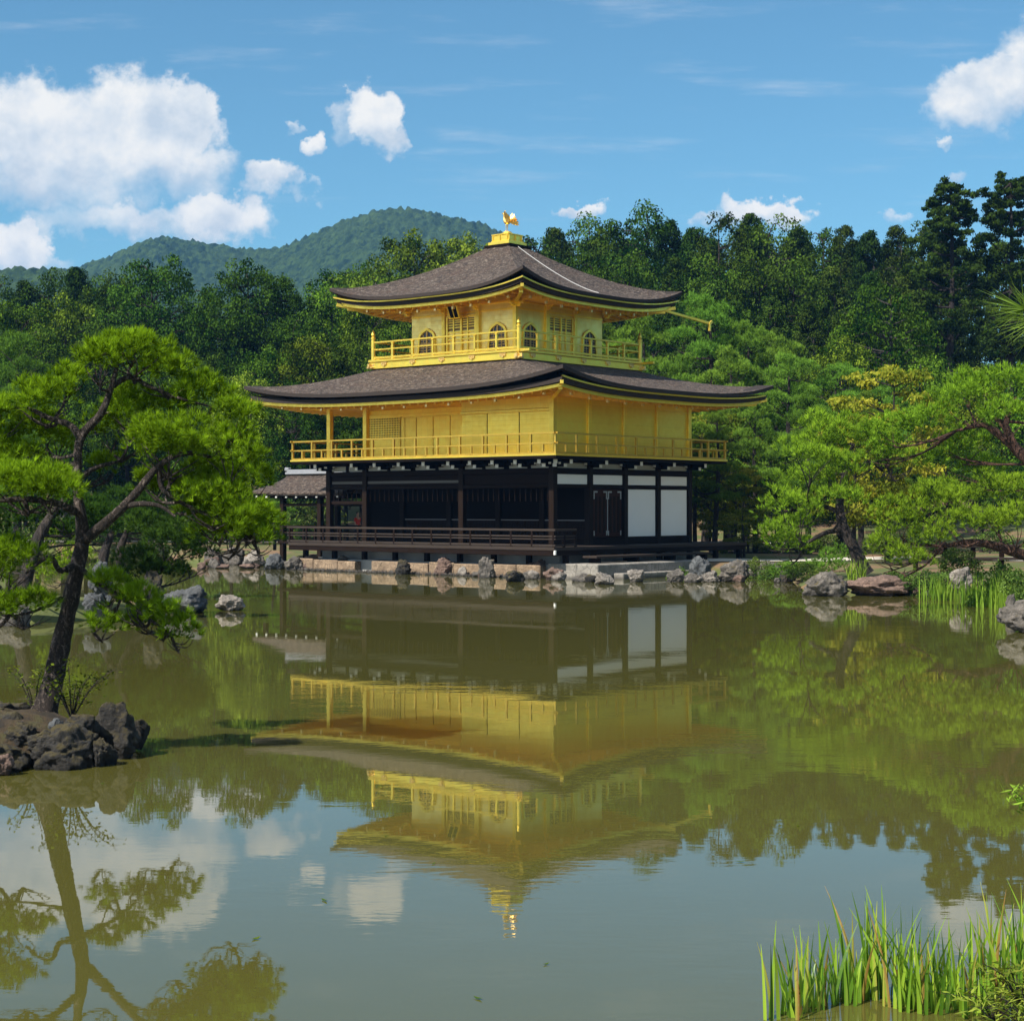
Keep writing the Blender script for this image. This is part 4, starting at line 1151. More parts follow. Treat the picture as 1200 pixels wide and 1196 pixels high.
# shoreline rocks, left to right (photo outline)
R = [
    (236, 262, 642, 663, ROCK_G, "low grey shore rock at the far left corner behind the pine branch"),
    (258, 285, 640, 662, ROCK_G, "rounded grey shore rock left of the annex, beside slim trunks"),
    (284, 310, 644, 663, ROCK_P, "pale shore rock left of the annex behind dark pine needles"),
    (308, 334, 648, 667, ROCK_B, "dark blue grey rock under the dark hanging pine branch"),
    (331, 358, 651, 668, ROCK_G, "rock at the left foot of the veranda post"),
    (354, 375, 649, 668, ROCK_R, "reddish rock left of the leaning grey rock under the veranda"),
    (374, 396, 656, 668, ROCK_G, "small broken rock between two larger ones under the veranda"),
    (393, 416, 650, 669, ROCK_G, "leaning pointed grey rock left of the tan cut stones"),
    (462, 482, 655, 673, ROCK_D, "dark upright rock in front of the tan wall left of centre"),
    (507, 533, 653, 674, ROCK_R, "brown rock with a flat top against the tan wall"),
    (560, 581, 652, 677, ROCK_G, "tall grey rock in front of the tan wall under the veranda"),
    (592, 616, 668, 682, ROCK_D, "low dark rock standing in the water near the veranda corner"),
    (614, 640, 655, 677, ROCK_R, "large reddish rock below the veranda corner post"),
    (636, 662, 664, 680, ROCK_R, "low brown rock left of the landing slab"),
    (697, 721, 670, 685, ROCK_P, "whitish rock with dark right side in front of the landing slab"),
    (735, 757, 667, 682, ROCK_P, "blocky pale rock in the water in front of the dark landing side"),
    (781, 803, 666, 682, ROCK_G, "grooved grey rock with yellow leaves at its right"),
    (808, 837, 651, 678, ROCK_B, "tall blue grey rock at the right end of the landing slab"),
    (825, 846, 668, 682, ROCK_P, "small pale rock right below the tall blue grey rock"),
    (842, 882, 655, 682, ROCK_G, "large lumpy grey rock right of the landing slab"),
    (874, 892, 661, 677, ROCK_P, "small pale upright rock between two grey shore rocks"),
    (885, 925, 657, 678, ROCK_G, "broad grey rock with a green tuft below the low pine"),
    (915, 945, 664, 682, ROCK_D, "dark shaded rock under the low green shrub"),
    (944, 1000, 669, 699, ROCK_G, "big rounded grey rock at the foot of the leaning pine"),
    (996, 1076, 674, 699, ROCK_R, "long low reddish rock in the water right of the leaning pine"),
    (1085, 1104, 680, 692, ROCK_P, "small pale rock among the iris leaves"),
    (1115, 1142, 664, 690, ROCK_P, "pale upright rock above the iris bed"),
    (1180, 1196, 695, 722, ROCK_G, "small grey rock left behind the rock at the right edge"),
    (1182, 1262, 700, 743, ROCK_G, "big pitted grey rock cut by the right edge of the picture"),
    (250, 286, 697, 716, ROCK_P, "small pale pointed rock alone in the water left of the pavilion"),
    (182, 240, 686, 719, ROCK_B, "big dark wet rock with a pale top on the left islet"),
    (163, 192, 668, 703, ROCK_D, "dark upright rock under the low dark pine"),
    (100, 130, 657, 690, ROCK_B, "blue grey rock right of the leaning pine trunk"),
    (92, 128, 694, 718, ROCK_B, "broad blue grey rock behind the leaning pine trunk"),
    (-12, 34, 706, 736, ROCK_G, "grey rock at the left edge of the isle by the water"),
    (660, 672, 657, 668, ROCK_P, "flat pale stone beside the veranda corner post"),
]
for i, r in enumerate(R):
    x0, x1, yt, yw, mt, lb = r
    Yv = None
    if i == 26: Yv = 46.5
    if i in (31, 32, 33, 34): Yv = {31: 38, 32: 45, 33: 37, 34: 36}[i]
    if i == 35: Yv = 60.5
    rock(x0, x1, yt, yw, mt, lb, 20 + i * 7, Y=Yv)
rs = random.Random(77)
fill = [(rs.uniform(232, 345), rs.uniform(662, 667)) for _ in range(9)] + [(rs.uniform(800, 950), rs.uniform(676, 684)) for _ in range(13)] + [(rs.uniform(400, 700), 0) for _ in range(12)] + [(rs.uniform(1076, 1180), rs.uniform(690, 700)) for _ in range(7)]
for k, (px, yw) in enumerate(fill):
    if yw == 0: yw = 668 + (px - 400) * (680 - 668) / 250
    wd = rs.uniform(9, 24); hh = rs.uniform(5, 13)
    Yk = None if k < 34 else rs.uniform(45, 49)
    rock(px - wd / 2, px + wd / 2, yw - hh, yw, rs.choice([ROCK_G, ROCK_G, ROCK_D, ROCK_R, ROCK_P]), "small irregular stone wedged between the larger rocks along the waterline", 900 + k * 3, Y=Yk, group="small stones along the waterline", sub=3)
# pebbles along the foot of the tan wall
m = MB(); rs = random.Random(5)
for k in range(420):
    x = rs.uniform(-6.4, 6.5); y = -5.82 - rs.uniform(0, .38); r = rs.uniform(.03, .10)
    vs = [(x + r * rs.uniform(.6, 1.2), y, .02), (x, y + r * rs.uniform(.6, 1.2), .03), (x - r * rs.uniform(.6, 1.2), y, .0), (x, y - r * rs.uniform(.6, 1.2), .01), (x + r * .2, y, r * rs.uniform(.7, 1.3) + .02), (x, y, -.15)]
    m.add(vs, [(0, 1, 4), (1, 2, 4), (2, 3, 4), (3, 0, 4), (1, 0, 5), (2, 1, 5), (3, 2, 5), (0, 3, 5)])
o = m.build("pebbles", ROCK_G); o.location = (BX, BY, 0); o.rotation_euler = (0, 0, -BA)
props(o, "loose pebbles along the waterline below the tan stones", kind='stuff')

# ------------------------------------------------------------------ plants: builders
NR = np.random.RandomState
SIZE = {}
def unit(a): return a / (np.linalg.norm(a, axis=1, keepdims=True) + 1e-9)
def tufts(P, D, rs_, nb, L, wd, spread=.62, tone=None):
    """needle tufts: nb thin triangles from each point"""
    n = len(P)
    d = unit(np.repeat(D, nb, 0) + rs_.normal(0, spread * .62, (n * nb, 3)))
    p = np.repeat(P, nb, 0)
    s = unit(np.cross(d, rs_.normal(0, 1, d.shape))) * wd * .5
    ln = L * rs_.uniform(.7, 1.15, (n * nb, 1))
    V = np.stack([p - s, p + s, p + d * ln], 1).reshape(-1, 3)
    T = np.arange(n * nb * 3).reshape(-1, 3)
    tn = np.repeat(tone if tone is not None else rs_.uniform(0, 1, n), nb) + rs_.uniform(-.12, .12, n * nb)
    tn = np.clip(tn, 0, 1); t3 = np.stack([tn * .75, tn * .75, tn], 1).ravel()
    return V, T, t3
def leaves(P, N, rs_, L, wd, droop=0.0, tone=None):
    n = len(P)
    r = rs_.normal(0, 1, (n, 3)); r[:, 2] -= droop
    t = unit(r - N * (r * N).sum(1, keepdims=True)); b = np.cross(N, t)
    l = L * rs_.uniform(.6, 1.25, (n, 1)); w_ = wd * rs_.uniform(.7, 1.2, (n, 1))
    V = np.stack([P - t * l * .5, P + b * w_ * .5 - t * l * .05, P + t * l * .5, P - b * w_ * .5 - t * l * .05], 1).reshape(-1, 3)
    Q_ = np.arange(n * 4).reshape(-1, 4)
    tn = np.repeat(tone if tone is not None else rs_.uniform(0, 1, n), 4)
    return V, Q_, tn
def tube(path, radii, sides=8, rs_=None, rough=.08, V=None, Qd=None):
    """tapered limb swept along a smoothed path"""
    P = [Vector(p) for p in path]; out_p = []; out_r = []
    n = len(P)
    for i in range(n - 1):
        p0_ = P[max(0, i - 1)]; p1 = P[i]; p2 = P[i + 1]; p3 = P[min(n - 1, i + 2)]
        k = 5
        for j in range(k):
            t = j / k
            q = .5 * ((2 * p1) + (-p0_ + p2) * t + (2 * p0_ - 5 * p1 + 4 * p2 - p3) * t * t + (-p0_ + 3 * p1 - 3 * p2 + p3) * t ** 3)
            out_p.append(q); out_r.append(radii[i] * (1 - t) + radii[i + 1] * t)
    out_p.append(P[-1]); out_r.append(radii[-1])
    b = len(V); up = Vector((.3, .9, .1))
    for i, (p, r) in enumerate(zip(out_p, out_r)):
        d = (out_p[min(i + 1, len(out_p) - 1)] - out_p[max(i - 1, 0)]).normalized()
        s = d.cross(up)
        if s.length < .05: s = d.cross(Vector((1, 0, 0)))
        s.normalize(); t_ = s.cross(d)
        for k in range(sides):
            a = 2 * PI * k / sides; rr = r * (1 + (rs_.uniform(-rough, rough) if rs_ is not None else 0))
            q = p + (s * math.cos(a) + t_ * math.sin(a)) * rr; V.append((q.x, q.y, q.z))
        if i:
            for k in range(sides):
                Qd.append((b + (i - 1) * sides + k, b + (i - 1) * sides + (k + 1) % sides, b + i * sides + (k + 1) % sides, b + i * sides + k))
    return out_p
def cat_parts(lst):
    V = []; F_ = []; T = []; o = 0
    for v_, f_, t_ in lst:
        V.append(v_); F_.append(f_ + o); T.append(t_); o += len(v_)
    return np.concatenate(V), np.concatenate(F_), np.concatenate(T)

def pad_points(c, rx, ry, h, n, rs_, lump=.35):
    """points on the upper shells of several small domes that together make a cloud-like pine pad"""
    m = max(5, int(rs_.randint(8, 13)))
    a = 2.4 * np.arange(m) + rs_.uniform(0, 6.28); r = np.sqrt((np.arange(m) + .35) / m) * .78
    r = r * rs_.uniform(.85, 1.15, m)
    cx, cy = np.cos(a) * r, np.sin(a) * r
    q = rs_.uniform(.25, .38, m); cz = .42 * (1 - r ** 2) + rs_.uniform(-.12, .12, m); tn = rs_.uniform(-.16, .16, m)
    k = rs_.choice(m, n, p=q ** 2 / (q ** 2).sum())
    d = unit(rs_.normal(0, 1, (n, 3)) + np.array([0, 0, .55]))
    low = d[:, 2] < -.25; d[low, 2] *= -1
    rad = rs_.uniform(.72, 1.05, n)
    x = cx[k] + d[:, 0] * q[k] * rad; y = cy[k] + d[:, 1] * q[k] * rad; z = cz[k] + d[:, 2] * q[k] * rad * 1.25
    P = np.stack([x * rx, y * ry, z * h], 1) + np.asarray(c)[None, :]
    D = unit(d * np.array([1, 1, .8]) + np.array([0, 0, .55]) + rs_.normal(0, .18, (n, 3)))
    tone = np.clip(.50 + tn[k] + .22 * d[:, 2] + rs_.normal(0, .15, n), 0, 1)  # lighter toward each dome's top: light from above put into the tone
    return P, D, tone

def make_pine(trunk_path, trunk_r, limbs, pads, seed, L, wd, nb, dens, mat, bark, name, loc=(0, 0, 0), label=None, cat="pine", group=None, sides=8, spread=.62, twigs=0, wob=.05):
    """pads: (cx,cy,cz,rx,ry,h); limbs: list of (path, r0, r1) or None = auto from the nearest trunk point"""
    rs_ = NR(seed); rr = random.Random(seed)
    root = empty(name, loc, 0, label, cat, group)
    V = []; Qd = []
    tp = tube(trunk_path, trunk_r, sides + 2, rr, .10, V, Qd)
    lp_ = []
    for path, r0, r1 in limbs:
        n = len(path); lp_ += tube(path, [r0 + (r1 - r0) * i / (n - 1) for i in range(n)], sides, rr, .10, V, Qd)
    allp = tp[len(tp) // 4:] + lp_
    parts = []
    for (cx, cy, cz, rx, ry, h) in pads:
        c = Vector((cx, cy, cz - h * .25))
        q = min(allp, key=lambda p: (p - c).length + max(0, p.z - c.z) * 1.2)
        md = q.lerp(c, .5) + Vector((rr.uniform(-wob, wob), rr.uniform(-wob, wob), rr.uniform(-wob, wob) - .04 * rx)) * (1 + rx)
        r0 = max(.012, min(.30 * trunk_r[0], .035 * rx + .012))
        sub = tube([q, md, c], [r0, r0 * .7, r0 * .35], 6, rr, .1, V, Qd)
        nt = max(3, int(4 + twigs))
        for k in range(nt):
            a = 2 * PI * (k + rr.random()) / nt; f = rr.uniform(.45, .85)
            e = Vector((cx + math.cos(a) * rx * f, cy + math.sin(a) * ry * f, cz + h * rr.uniform(-.05, .35)))
            m2 = c.lerp(e, .5) + Vector((rr.uniform(-1, 1), rr.uniform(-1, 1), -.3)) * .08 * rx
            st_ = sub[rr.randrange(len(sub) // 2, len(sub))]
            tube([st_, m2, e], [r0 * .45, r0 * .28, r0 * .12], 5, rr, .05, V, Qd)
        n = int(dens * rx * ry * (1 + .5 * h / max(rx, .01)))
        P, D, tone = pad_points((cx, cy, cz), rx, ry, h, n, rs_)
        parts.append(tufts(P, D, rs_, nb, L, wd, spread, tone))
    mesh_np("trunk", V, quads=Qd, mat=bark, parent=root, smooth=True)
    v_, f_, t_ = cat_parts(parts)
    mesh_np("crown", v_, tris=f_, mat=mat, parent=root, tone=t_)
    return root

def make_broad(name, seed, H, Rr, nclump, nleaf, L, wd, mat, bark, shape='round', base=.22, trunk_r=.22, rc=(.16, .26)):
    """broadleaf or cypress: leaf clumps spread through the crown volume on real limbs"""
    rs_ = NR(seed); rr = random.Random(seed)
    root = empty(name, (0, 0, 0))
    V = []; Qd = []
    lean = (rr.uniform(-.04, .04) * H, rr.uniform(-.04, .04) * H)
    tpts = [(0, 0, -.3), (lean[0] * .3, lean[1] * .3, H * .35), (lean[0], lean[1], H * .68), (lean[0] * 1.2, lean[1] * 1.2, H * .93)]
    tp = tube(tpts, [trunk_r * 1.25, trunk_r * .9, trunk_r * .45, trunk_r * .1], 8, rr, .08, V, Qd)
    parts = []
    for k in range(nclump):
        if shape == 'round':
            while True:
                d = rs_.normal(0, 1, 3); d /= np.linalg.norm(d)
                if d[2] > -.75: break
            rad = rs_.uniform(.55, .98) ** .5 if k % 4 else rs_.uniform(.2, .7)
            hz_ = H * (base + (1 - base) * .52); hh = H * (1 - base) * .48
            wsq = 1.0 if d[2] < .2 else 1 - .25 * (d[2] - .2)
            c = np.array([d[0] * Rr * rad * wsq, d[1] * Rr * rad * wsq, hz_ + d[2] * hh * rad])
            rcl = Rr * rs_.uniform(*rc)
            flat = .8
        elif shape == 'cone':
            t = rs_.uniform(0, 1) ** 1.05; a = rs_.uniform(0, 2 * PI)
            prof = Rr * min(1.0, (1 - t) ** .5 * 1.12 + .05) * (.7 + .3 * min(1, t / .18))
            rad = prof * rs_.uniform(.55, 1.0)
            c = np.array([math.cos(a) * rad, math.sin(a) * rad, H * (base + (1 - base) * t * .97)])
            rcl = Rr * rs_.uniform(*rc) * (1.05 - .38 * t); flat = .75
        else:   # layered
            t = rs_.uniform(0, 1); a = rs_.uniform(0, 2 * PI)
            lay = round(t * 6) / 6
            prof = Rr * (math.sin(PI * (.16 + .78 * (1 - lay))) ** .8)
            rad = prof * math.sqrt(rs_.uniform(.05, 1))
            c = np.array([math.cos(a) * rad, math.sin(a) * rad, H * (base + (1 - base) * lay * .93) + rs_.normal(0, .02) * H - .12 * rad])
            rcl = Rr * rs_.uniform(*rc); flat = .35
        n = int(nleaf * rs_.uniform(.7, 1.3))
        dirs = unit(rs_.normal(0, 1, (n, 3)) + np.array([0, 0, .35]))
        outw = np.array([c[0], c[1], (c[2] - H * .5) * .5]); outw = outw / (np.linalg.norm(outw) + 1e-6)
        dirs = unit(dirs + outw * .35)
        P = c + dirs * rcl * rs_.uniform(.45, 1.08, (n, 1)) * np.array([1, 1, flat])
        Nn = unit(dirs * .8 + rs_.normal(0, .55, (n, 3)) + np.array([0, 0, .25]))
        ct = rs_.uniform(.0, .85)
        parts.append(leaves(P, Nn, rs_, L, wd, .8 if shape == 'cone' else .2, np.clip(ct + rs_.normal(0, .18, n), 0, 1)))
        if k % 3 == 0:
            q = min(tp[3:], key=lambda p: abs(p.z - (c[2] - .25 * math.hypot(c[0], c[1]))))
            e = Vector(c); md = q.lerp(e, .5) + Vector((0, 0, rr.uniform(-.02, .04) * H))
            r0 = trunk_r * .26
            tube([q, md, e], [r0, r0 * .6, r0 * .2], 5, rr, .05, V, Qd)
    mesh_np("trunk", V, quads=Qd, mat=bark, parent=root, smooth=True)
    v_, f_, t_ = cat_parts(parts)
    mesh_np("crown", v_, quads=f_, mat=mat, parent=root, tone=t_)
    SIZE[root] = (H, Rr)
    return root

def copy_tree(src, loc, rz, sxy, sz):
    c = src.copy(); COL.objects.link(c)
    for k in ('label', 'group', 'category'):
        if k in c: del c[k]
    c.location = loc; c.rotation_euler = (0, 0, rz); c.scale = (sxy, sxy, sz)
    for ch in src.children:
        d = ch.copy(); COL.objects.link(d); d.parent = c
    return c

ORD = ["leftmost", "second", "third", "fourth", "fifth", "sixth", "seventh", "eighth", "ninth", "tenth", "eleventh", "twelfth", "thirteenth", "fourteenth", "fifteenth",
       "sixteenth", "seventeenth", "eighteenth", "nineteenth", "twentieth", "twenty-first", "twenty-second", "twenty-third", "twenty-fourth", "twenty-fifth", "twenty-sixth", "twenty-seventh", "twenty-eighth", "twenty-ninth", "thirtieth"]
def ordn(i): return ORD[i] if i == 0 else ORD[min(i, len(ORD) - 1)] + " from the left"

# ------------------------------------------------------------------ hero pine on its rocky islet
HY = 17.5
isl = MB(); n1, n2 = 26, 8; rr = random.Random(4)
ci = W(20, 880, 17.0)
for j in range(n2 + 1):
    for i in range(n1):
        a = 2 * PI * i / n1; t = j / n2
        rx_ = (1.32 + .12 * math.sin(3 * a + 1)) * t + .001; ry_ = (1.0 + .1 * math.sin(2 * a)) * t + .001
        isl.v.append((ci.x - .25 + rx_ * math.cos(a), ci.y + .25 + ry_ * math.sin(a), .46 * (1 - t ** 2.4) - .25 * t ** 6 + rr.uniform(-.02, .02)))
for j in range(n2):
    for i in range(n1):
        isl.f.append((j * n1 + i, (j + 1) * n1 + i, (j + 1) * n1 + (i + 1) % n1, j * n1 + (i + 1) % n1))
def m_islet():
    m, t = mat_new("mossy_islet_soil"); p = posn(t)
    n = t.noise(p, 3, 6, .7); n2 = t.noise(p, 22, 5, .7)
    c = t.ramp(n.outputs[0], [(.35, (.016, .012, .008)), (.5, (.050, .032, .014)), (.62, (.050, .046, .014))])
    c = t.mix(t.smooth(n2.outputs[0], .5, .65, 0, .7), c, (.02, .016, .01))
    b = t.new('ShaderNodeBsdfPrincipled', {'Base Color': c, 'Roughness': .95, 'Normal': bump(t, n2.outputs[0], .8, .05)})
    finish(t, b.outputs[0]); return m
o = isl.build("ground_islet", m_islet(), smooth=True)
props(o, "small mossy islet carrying the leaning pine at the left edge", kind='structure')
for i, (x0, x1, yt, yw, Yv, mt, lb) in enumerate([
        (100, 158, 824, 893, 17.0, ROCK_D, "dark angular rock with a pale top at the islet's right end"),
        (146, 172, 843, 872, 17.6, ROCK_D, "small dark rock at the far right tip of the pine islet"),
        (96, 132, 866, 900, 16.5, ROCK_D, "low wet rock at the right front of the pine islet"),
        (18, 104, 852, 910, 16.3, ROCK_D, "long dark wet rock along the front of the pine islet"),
        (-30, 60, 836, 893, 16.75, ROCK_D, "mossy rock in the middle of the islet left of the trunk foot"),
        (-60, 38, 822, 872, 17.6, ROCK_D, "big dark rock behind the trunk foot at the left edge"),
        (-70, 30, 868, 914, 16.1, ROCK_D, "rounded dark rock at the front left of the islet"),
        (-8, 14, 884, 906, 15.95, ROCK_R, "small reddish stone at the water on the left edge"),
        (66, 112, 838, 872, 16.8, ROCK_D, "dark mossy rock right below the trunk foot"),
        (-4, 44, 848, 884, 16.6, ROCK_D, "jagged dark rock left below the trunk foot"),
        (28, 76, 858, 890, 16.45, ROCK_D, "brown mossy lump in the middle front of the islet"),
        (50, 72, 842, 866, 16.9, ROCK_B, "little grey stone below the trunk foot on the islet")]):
    rock(x0, x1, yt, yw, mt, lb, 300 + i * 11, Y=Yv, depth=1.0, sink=.2)
def H(px, py, dY=0.0): return W(px, py, HY + dY)
trunk = [H(48, 850), H(58, 812), H(68, 770), H(80, 715, .02), H(91, 665, .03), H(97, 625, .03), H(91, 580), H(91, 545), H(95, 512), H(118, 485, -.05), H(131, 452, -.05), H(138, 425)]
tr_r = [.175, .112, .098, .086, .078, .072, .046, .042, .046, .038, .030, .016]
limbs = [
    ([H(100, 632), H(132, 606, -.1), H(160, 577, -.2), H(186, 546, -.2), H(216, 531, -.1), H(250, 536, .1)], .058, .016),
    ([H(150, 592, -.15), H(168, 590, -.3), H(188, 593, -.3), H(205, 605, -.3)], .035, .012),
    ([H(186, 546, -.2), H(192, 575, -.15), H(225, 595, 0), H(262, 610, .0), H(295, 618, 0)], .03, .01),
    ([H(92, 560), H(112, 548, .1), H(142, 540, .25)], .04, .012),
    ([H(95, 514), H(82, 498, .1), H(58, 490, .15), H(30, 478, .2), H(0, 480, .2)], .042, .012),
    ([H(97, 506), H(110, 490, .2), H(138, 480, .35)], .026, .008),
    ([H(133, 452), H(152, 442, .1), H(180, 455, .15), H(215, 468, .15), H(255, 478, .2)], .032, .008),
    ([H(138, 430), H(128, 415, -.1), H(112, 418, -.15)], .02, .008),
    ([H(88, 662), H(70, 668, -.25), H(58, 652, -.4), H(30, 672, -.45)], .04, .012),
    ([H(72, 700), H(40, 716, -.3), H(10, 722, -.4)], .022, .008),
    ([H(96, 668), H(118, 684, -.15), H(142, 700, -.2), H(170, 722, -.15), H(200, 742, -.1)], .034, .010),
    ([H(142, 700, -.2), H(132, 722, -.2), H(110, 742, -.2)], .016, .006),
    ([H(90, 600), H(60, 588, -.5), H(20, 585, -.7), H(-30, 590, -.8)], .045, .016)]
PX = HY / F_PX
def hp(x0, x1, yt, yb, dY, dep=.85):
    c = H((x0 + x1) / 2, yb - (yb - yt) * .22, dY); rx = (x1 - x0) / 2 * PX * .92
    return (c.x, c.y, c.z, rx * .98, rx * dep, (yb - yt) * PX * 1.0)
hpads = [hp(*q) for q in [
    (98, 215, 392, 440, .1), (84, 150, 400, 450, -.2), (150, 244, 415, 466, .15), (125, 190, 388, 420, .2), (60, 110, 425, 460, .35),
    (190, 286, 440, 492, .25), (235, 312, 468, 518, .1), (170, 240, 455, 500, .5),
    (0, 105, 442, 500, 0), (-60, 42, 458, 520, .2), (10, 80, 480, 530, .4), (-40, 40, 500, 550, .5),
    (95, 165, 478, 530, .55), (100, 150, 525, 565, .5),
    (136, 258, 492, 556, -.2), (222, 322, 502, 562, .0), (190, 300, 535, 592, .35), (255, 330, 540, 590, .1), (150, 215, 545, 585, .3),
    (205, 290, 580, 632, .25), (250, 326, 585, 640, -.15), (272, 335, 612, 652, -.1), (225, 290, 600, 640, .1),
    (-40, 106, 548, 602, -.75), (20, 100, 556, 600, -.95), (-60, 40, 540, 590, -.6),
    (-40, 57, 632, 690, -.5), (-60, 20, 645, 700, -.3), (-20, 76, 692, 736, -.4), (-60, 30, 700, 740, -.3),
    (150, 250, 505, 560, .1), (196, 300, 562, 620, -.05), (216, 318, 598, 655, .2), (28, 102, 490, 542, .45), (108, 200, 455, 508, .3), (262, 336, 588, 640, .0), (170, 240, 560, 600, .45), (-30, 60, 515, 560, .3),
    (96, 158, 668, 706, -.2), (122, 190, 684, 730, -.25), (160, 222, 702, 750, -.15), (182, 238, 722, 764, -.1), (90, 150, 718, 752, -.2), (140, 200, 715, 742, .1)]]
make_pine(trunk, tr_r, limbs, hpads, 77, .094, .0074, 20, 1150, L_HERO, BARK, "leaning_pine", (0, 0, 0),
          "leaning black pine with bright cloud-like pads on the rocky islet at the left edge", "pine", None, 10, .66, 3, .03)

# sparse shrub at the pine's foot
def sparse_shrub(name, base, hgt, wdt, nst, nl, seed, L, wd, mat, bark, label, group=None, cat="shrub", r=.008):
    rr = random.Random(seed); rs_ = NR(seed); root = empty(name, base, 0, label, cat, group)
    V = []; Qd = []; P = []; D = []
    for k in range(nst):
        a = 2 * PI * (k + rr.random()) / nst; f = rr.uniform(.4, 1)
        e = Vector((math.cos(a) * wdt * f, math.sin(a) * wdt * f * .7, hgt * rr.uniform(.5, 1)))
        md = e * .5 + Vector((0, 0, .12 * hgt))
        pts_ = tube([(0, 0, -.05), md, e], [r, r * .6, r * .25], 5, rr, .05, V, Qd)
        for q in pts_[3:]:
            for _ in range(max(1, nl // 8)):
                o_ = Vector((rr.gauss(0, 1), rr.gauss(0, 1), rr.gauss(0, .6))) * .12 * wdt
                P.append(q + o_); D.append((rr.gauss(0, .6), rr.gauss(0, .6), 1))
                if rr.random() < .3: tube([q, q + o_], [r * .25, r * .12], 4, rr, .0, V, Qd)
    mesh_np("stems", V, quads=Qd, mat=bark, parent=root, smooth=True)
    v_, f_, t_ = leaves(np.array(P), unit(np.array(D)), rs_, L, wd)
    mesh_np("foliage", v_, quads=f_, mat=mat, parent=root, tone=t_)
    return root
sparse_shrub("sparse_shrub", W(84, 838, 17.2), .55, .50, 14, 26, 3, .055, .026, L_BRD, BARKD, "sparse small leaved shrub growing at the foot of the leaning pine")
sparse_shrub("sparse_shrub", W(40, 830, 17.9), .50, .42, 9, 20, 8, .055, .026, L_MIX, BARKD, "thin pale green shrub left behind the leaning pine's trunk foot")

# ------------------------------------------------------------------ left islet with its pines
def islet(name, cx, cy, rx_, ry_, hgt, mat, label):
    V = []; Qd = []; n1, n2 = 32, 7; rr = random.Random(9)
    for j in range(n2 + 1):
        for i in range(n1):
            a = 2 * PI * i / n1; t = j / n2; k = 1 + .12 * math.sin(3 * a + 1) + .08 * math.sin(5 * a)
            V.append((cx + rx_ * t * k * math.cos(a), cy + ry_ * t * k * math.sin(a), hgt * (1 - t ** 3) - .3 * t ** 8 + rr.uniform(-.03, .03)))
    for j in range(n2):
        for i in range(n1): Qd.append((j * n1 + i, (j + 1) * n1 + i, (j + 1) * n1 + (i + 1) % n1, j * n1 + (i + 1) % n1))
    o = mesh_np(name, V, quads=Qd, mat=mat, smooth=True); return props(o, label, kind='structure')
islet("ground_isle", -12.2, 39.5, 4.3, 3.2, .45, GROUND, "low wooded isle behind the leaning pine on the left")
def pine_px(Y, trunk_px, radii, pads_px, seed, mat, bark, label, L=.17, wd=.018, nb=11, dens=230, name="garden_pine", group=None, limbs_px=(), dep=.8, cat="pine", ydrift=None):
    S = Y / F_PX
    tp = [W(x, y, Y + d) for x, y, d in trunk_px]
    pads = []
    for (x0, x1, yt, yb, d) in pads_px:
        c = W((x0 + x1) / 2, yb - (yb - yt) * .25, Y + d); rx = (x1 - x0) / 2 * S * .95
        pads.append((c.x, c.y, c.z, rx * 1.03, rx * dep, (yb - yt) * S * .95))
    lim = [([W(x, y, Y + d) for x, y, d in p], r0, r1) for p, r0, r1 in limbs_px]
    return make_pine(tp, radii, lim, pads, seed, L, wd, nb, dens, mat, bark, name, (0, 0, 0), label, cat, group, 8, .62, 1, .06)
pine_px(39, [(170, 712, 0), (150, 680, 0), (140, 650, .1), (150, 620, .2)], [.14, .12, .10, .05],
        [(132, 205, 602, 648, 0), (165, 250, 612, 655, -.4), (195, 258, 632, 676, -.3), (135, 200, 638, 682, -.6), (150, 230, 655, 690, -.2)], 5, L_PINED, BARKD,
        "low dark pine on the isle, seen right of the leaning pine's trunk", .14, .017, 13, 560)
pine_px(37, [(25, 705, 0), (35, 660, 0), (50, 620, .2), (75, 585, .3)], [.17, .15, .12, .06],
        [(-30, 60, 585, 640, .6), (40, 130, 575, 630, .6), (90, 150, 600, 640, 1.0), (-40, 40, 620, 670, .8), (50, 95, 612, 650, 1.2)], 6, L_PINED, BARKD,
        "dark thick trunked pine on the isle behind the left edge branches", .15, .018, 13, 520)
pine_px(41, [(92, 690, 0), (85, 665, 0), (80, 640, 0)], [.08, .07, .04], [(48, 96, 615, 650, 0), (60, 120, 640, 672, -.4), (40, 90, 655, 690, -.3)], 16, L_PINEB, BARKD,
        "small light green pine bush left of the leaning trunk on the isle", .13, .015, 12, 380)

# ------------------------------------------------------------------ right shore pines
pine_px(51, [(1016, 672, 0), (1002, 645, 0), (988, 615, 0), (984, 590, .2), (990, 555, .4), (1000, 520, .5)], [.22, .175, .15, .125, .09, .05],
        [(886, 975, 572, 622, 0), (900, 1000, 545, 590, .5), (880, 940, 610, 650, -.3), (892, 962, 625, 662, .2), (905, 1010, 505, 552, 1.0), (930, 1040, 490, 540, .2), (985, 1075, 500, 548, .8),
         (950, 1030, 530, 575, -.6), (912, 990, 520, 560, -.8), (1010, 1090, 520, 565, .6), (950, 1020, 570, 605, -1.0), (900, 960, 600, 640, .8), (930, 985, 478, 515, 1.4)], 21, L_PINEB, BARKD,
        "leaning dark trunked pine on the right shore with layered pads over the water", .19, .02, 11, 190,
        limbs_px=[([(988, 620, 0), (965, 625, -.1), (940, 640, -.2)], .10, .04), ([(986, 600, 0), (950, 590, .3), (920, 600, .2)], .08, .03), ([(992, 550, .4), (1030, 540, .6), (1060, 535, .6)], .08, .03)])
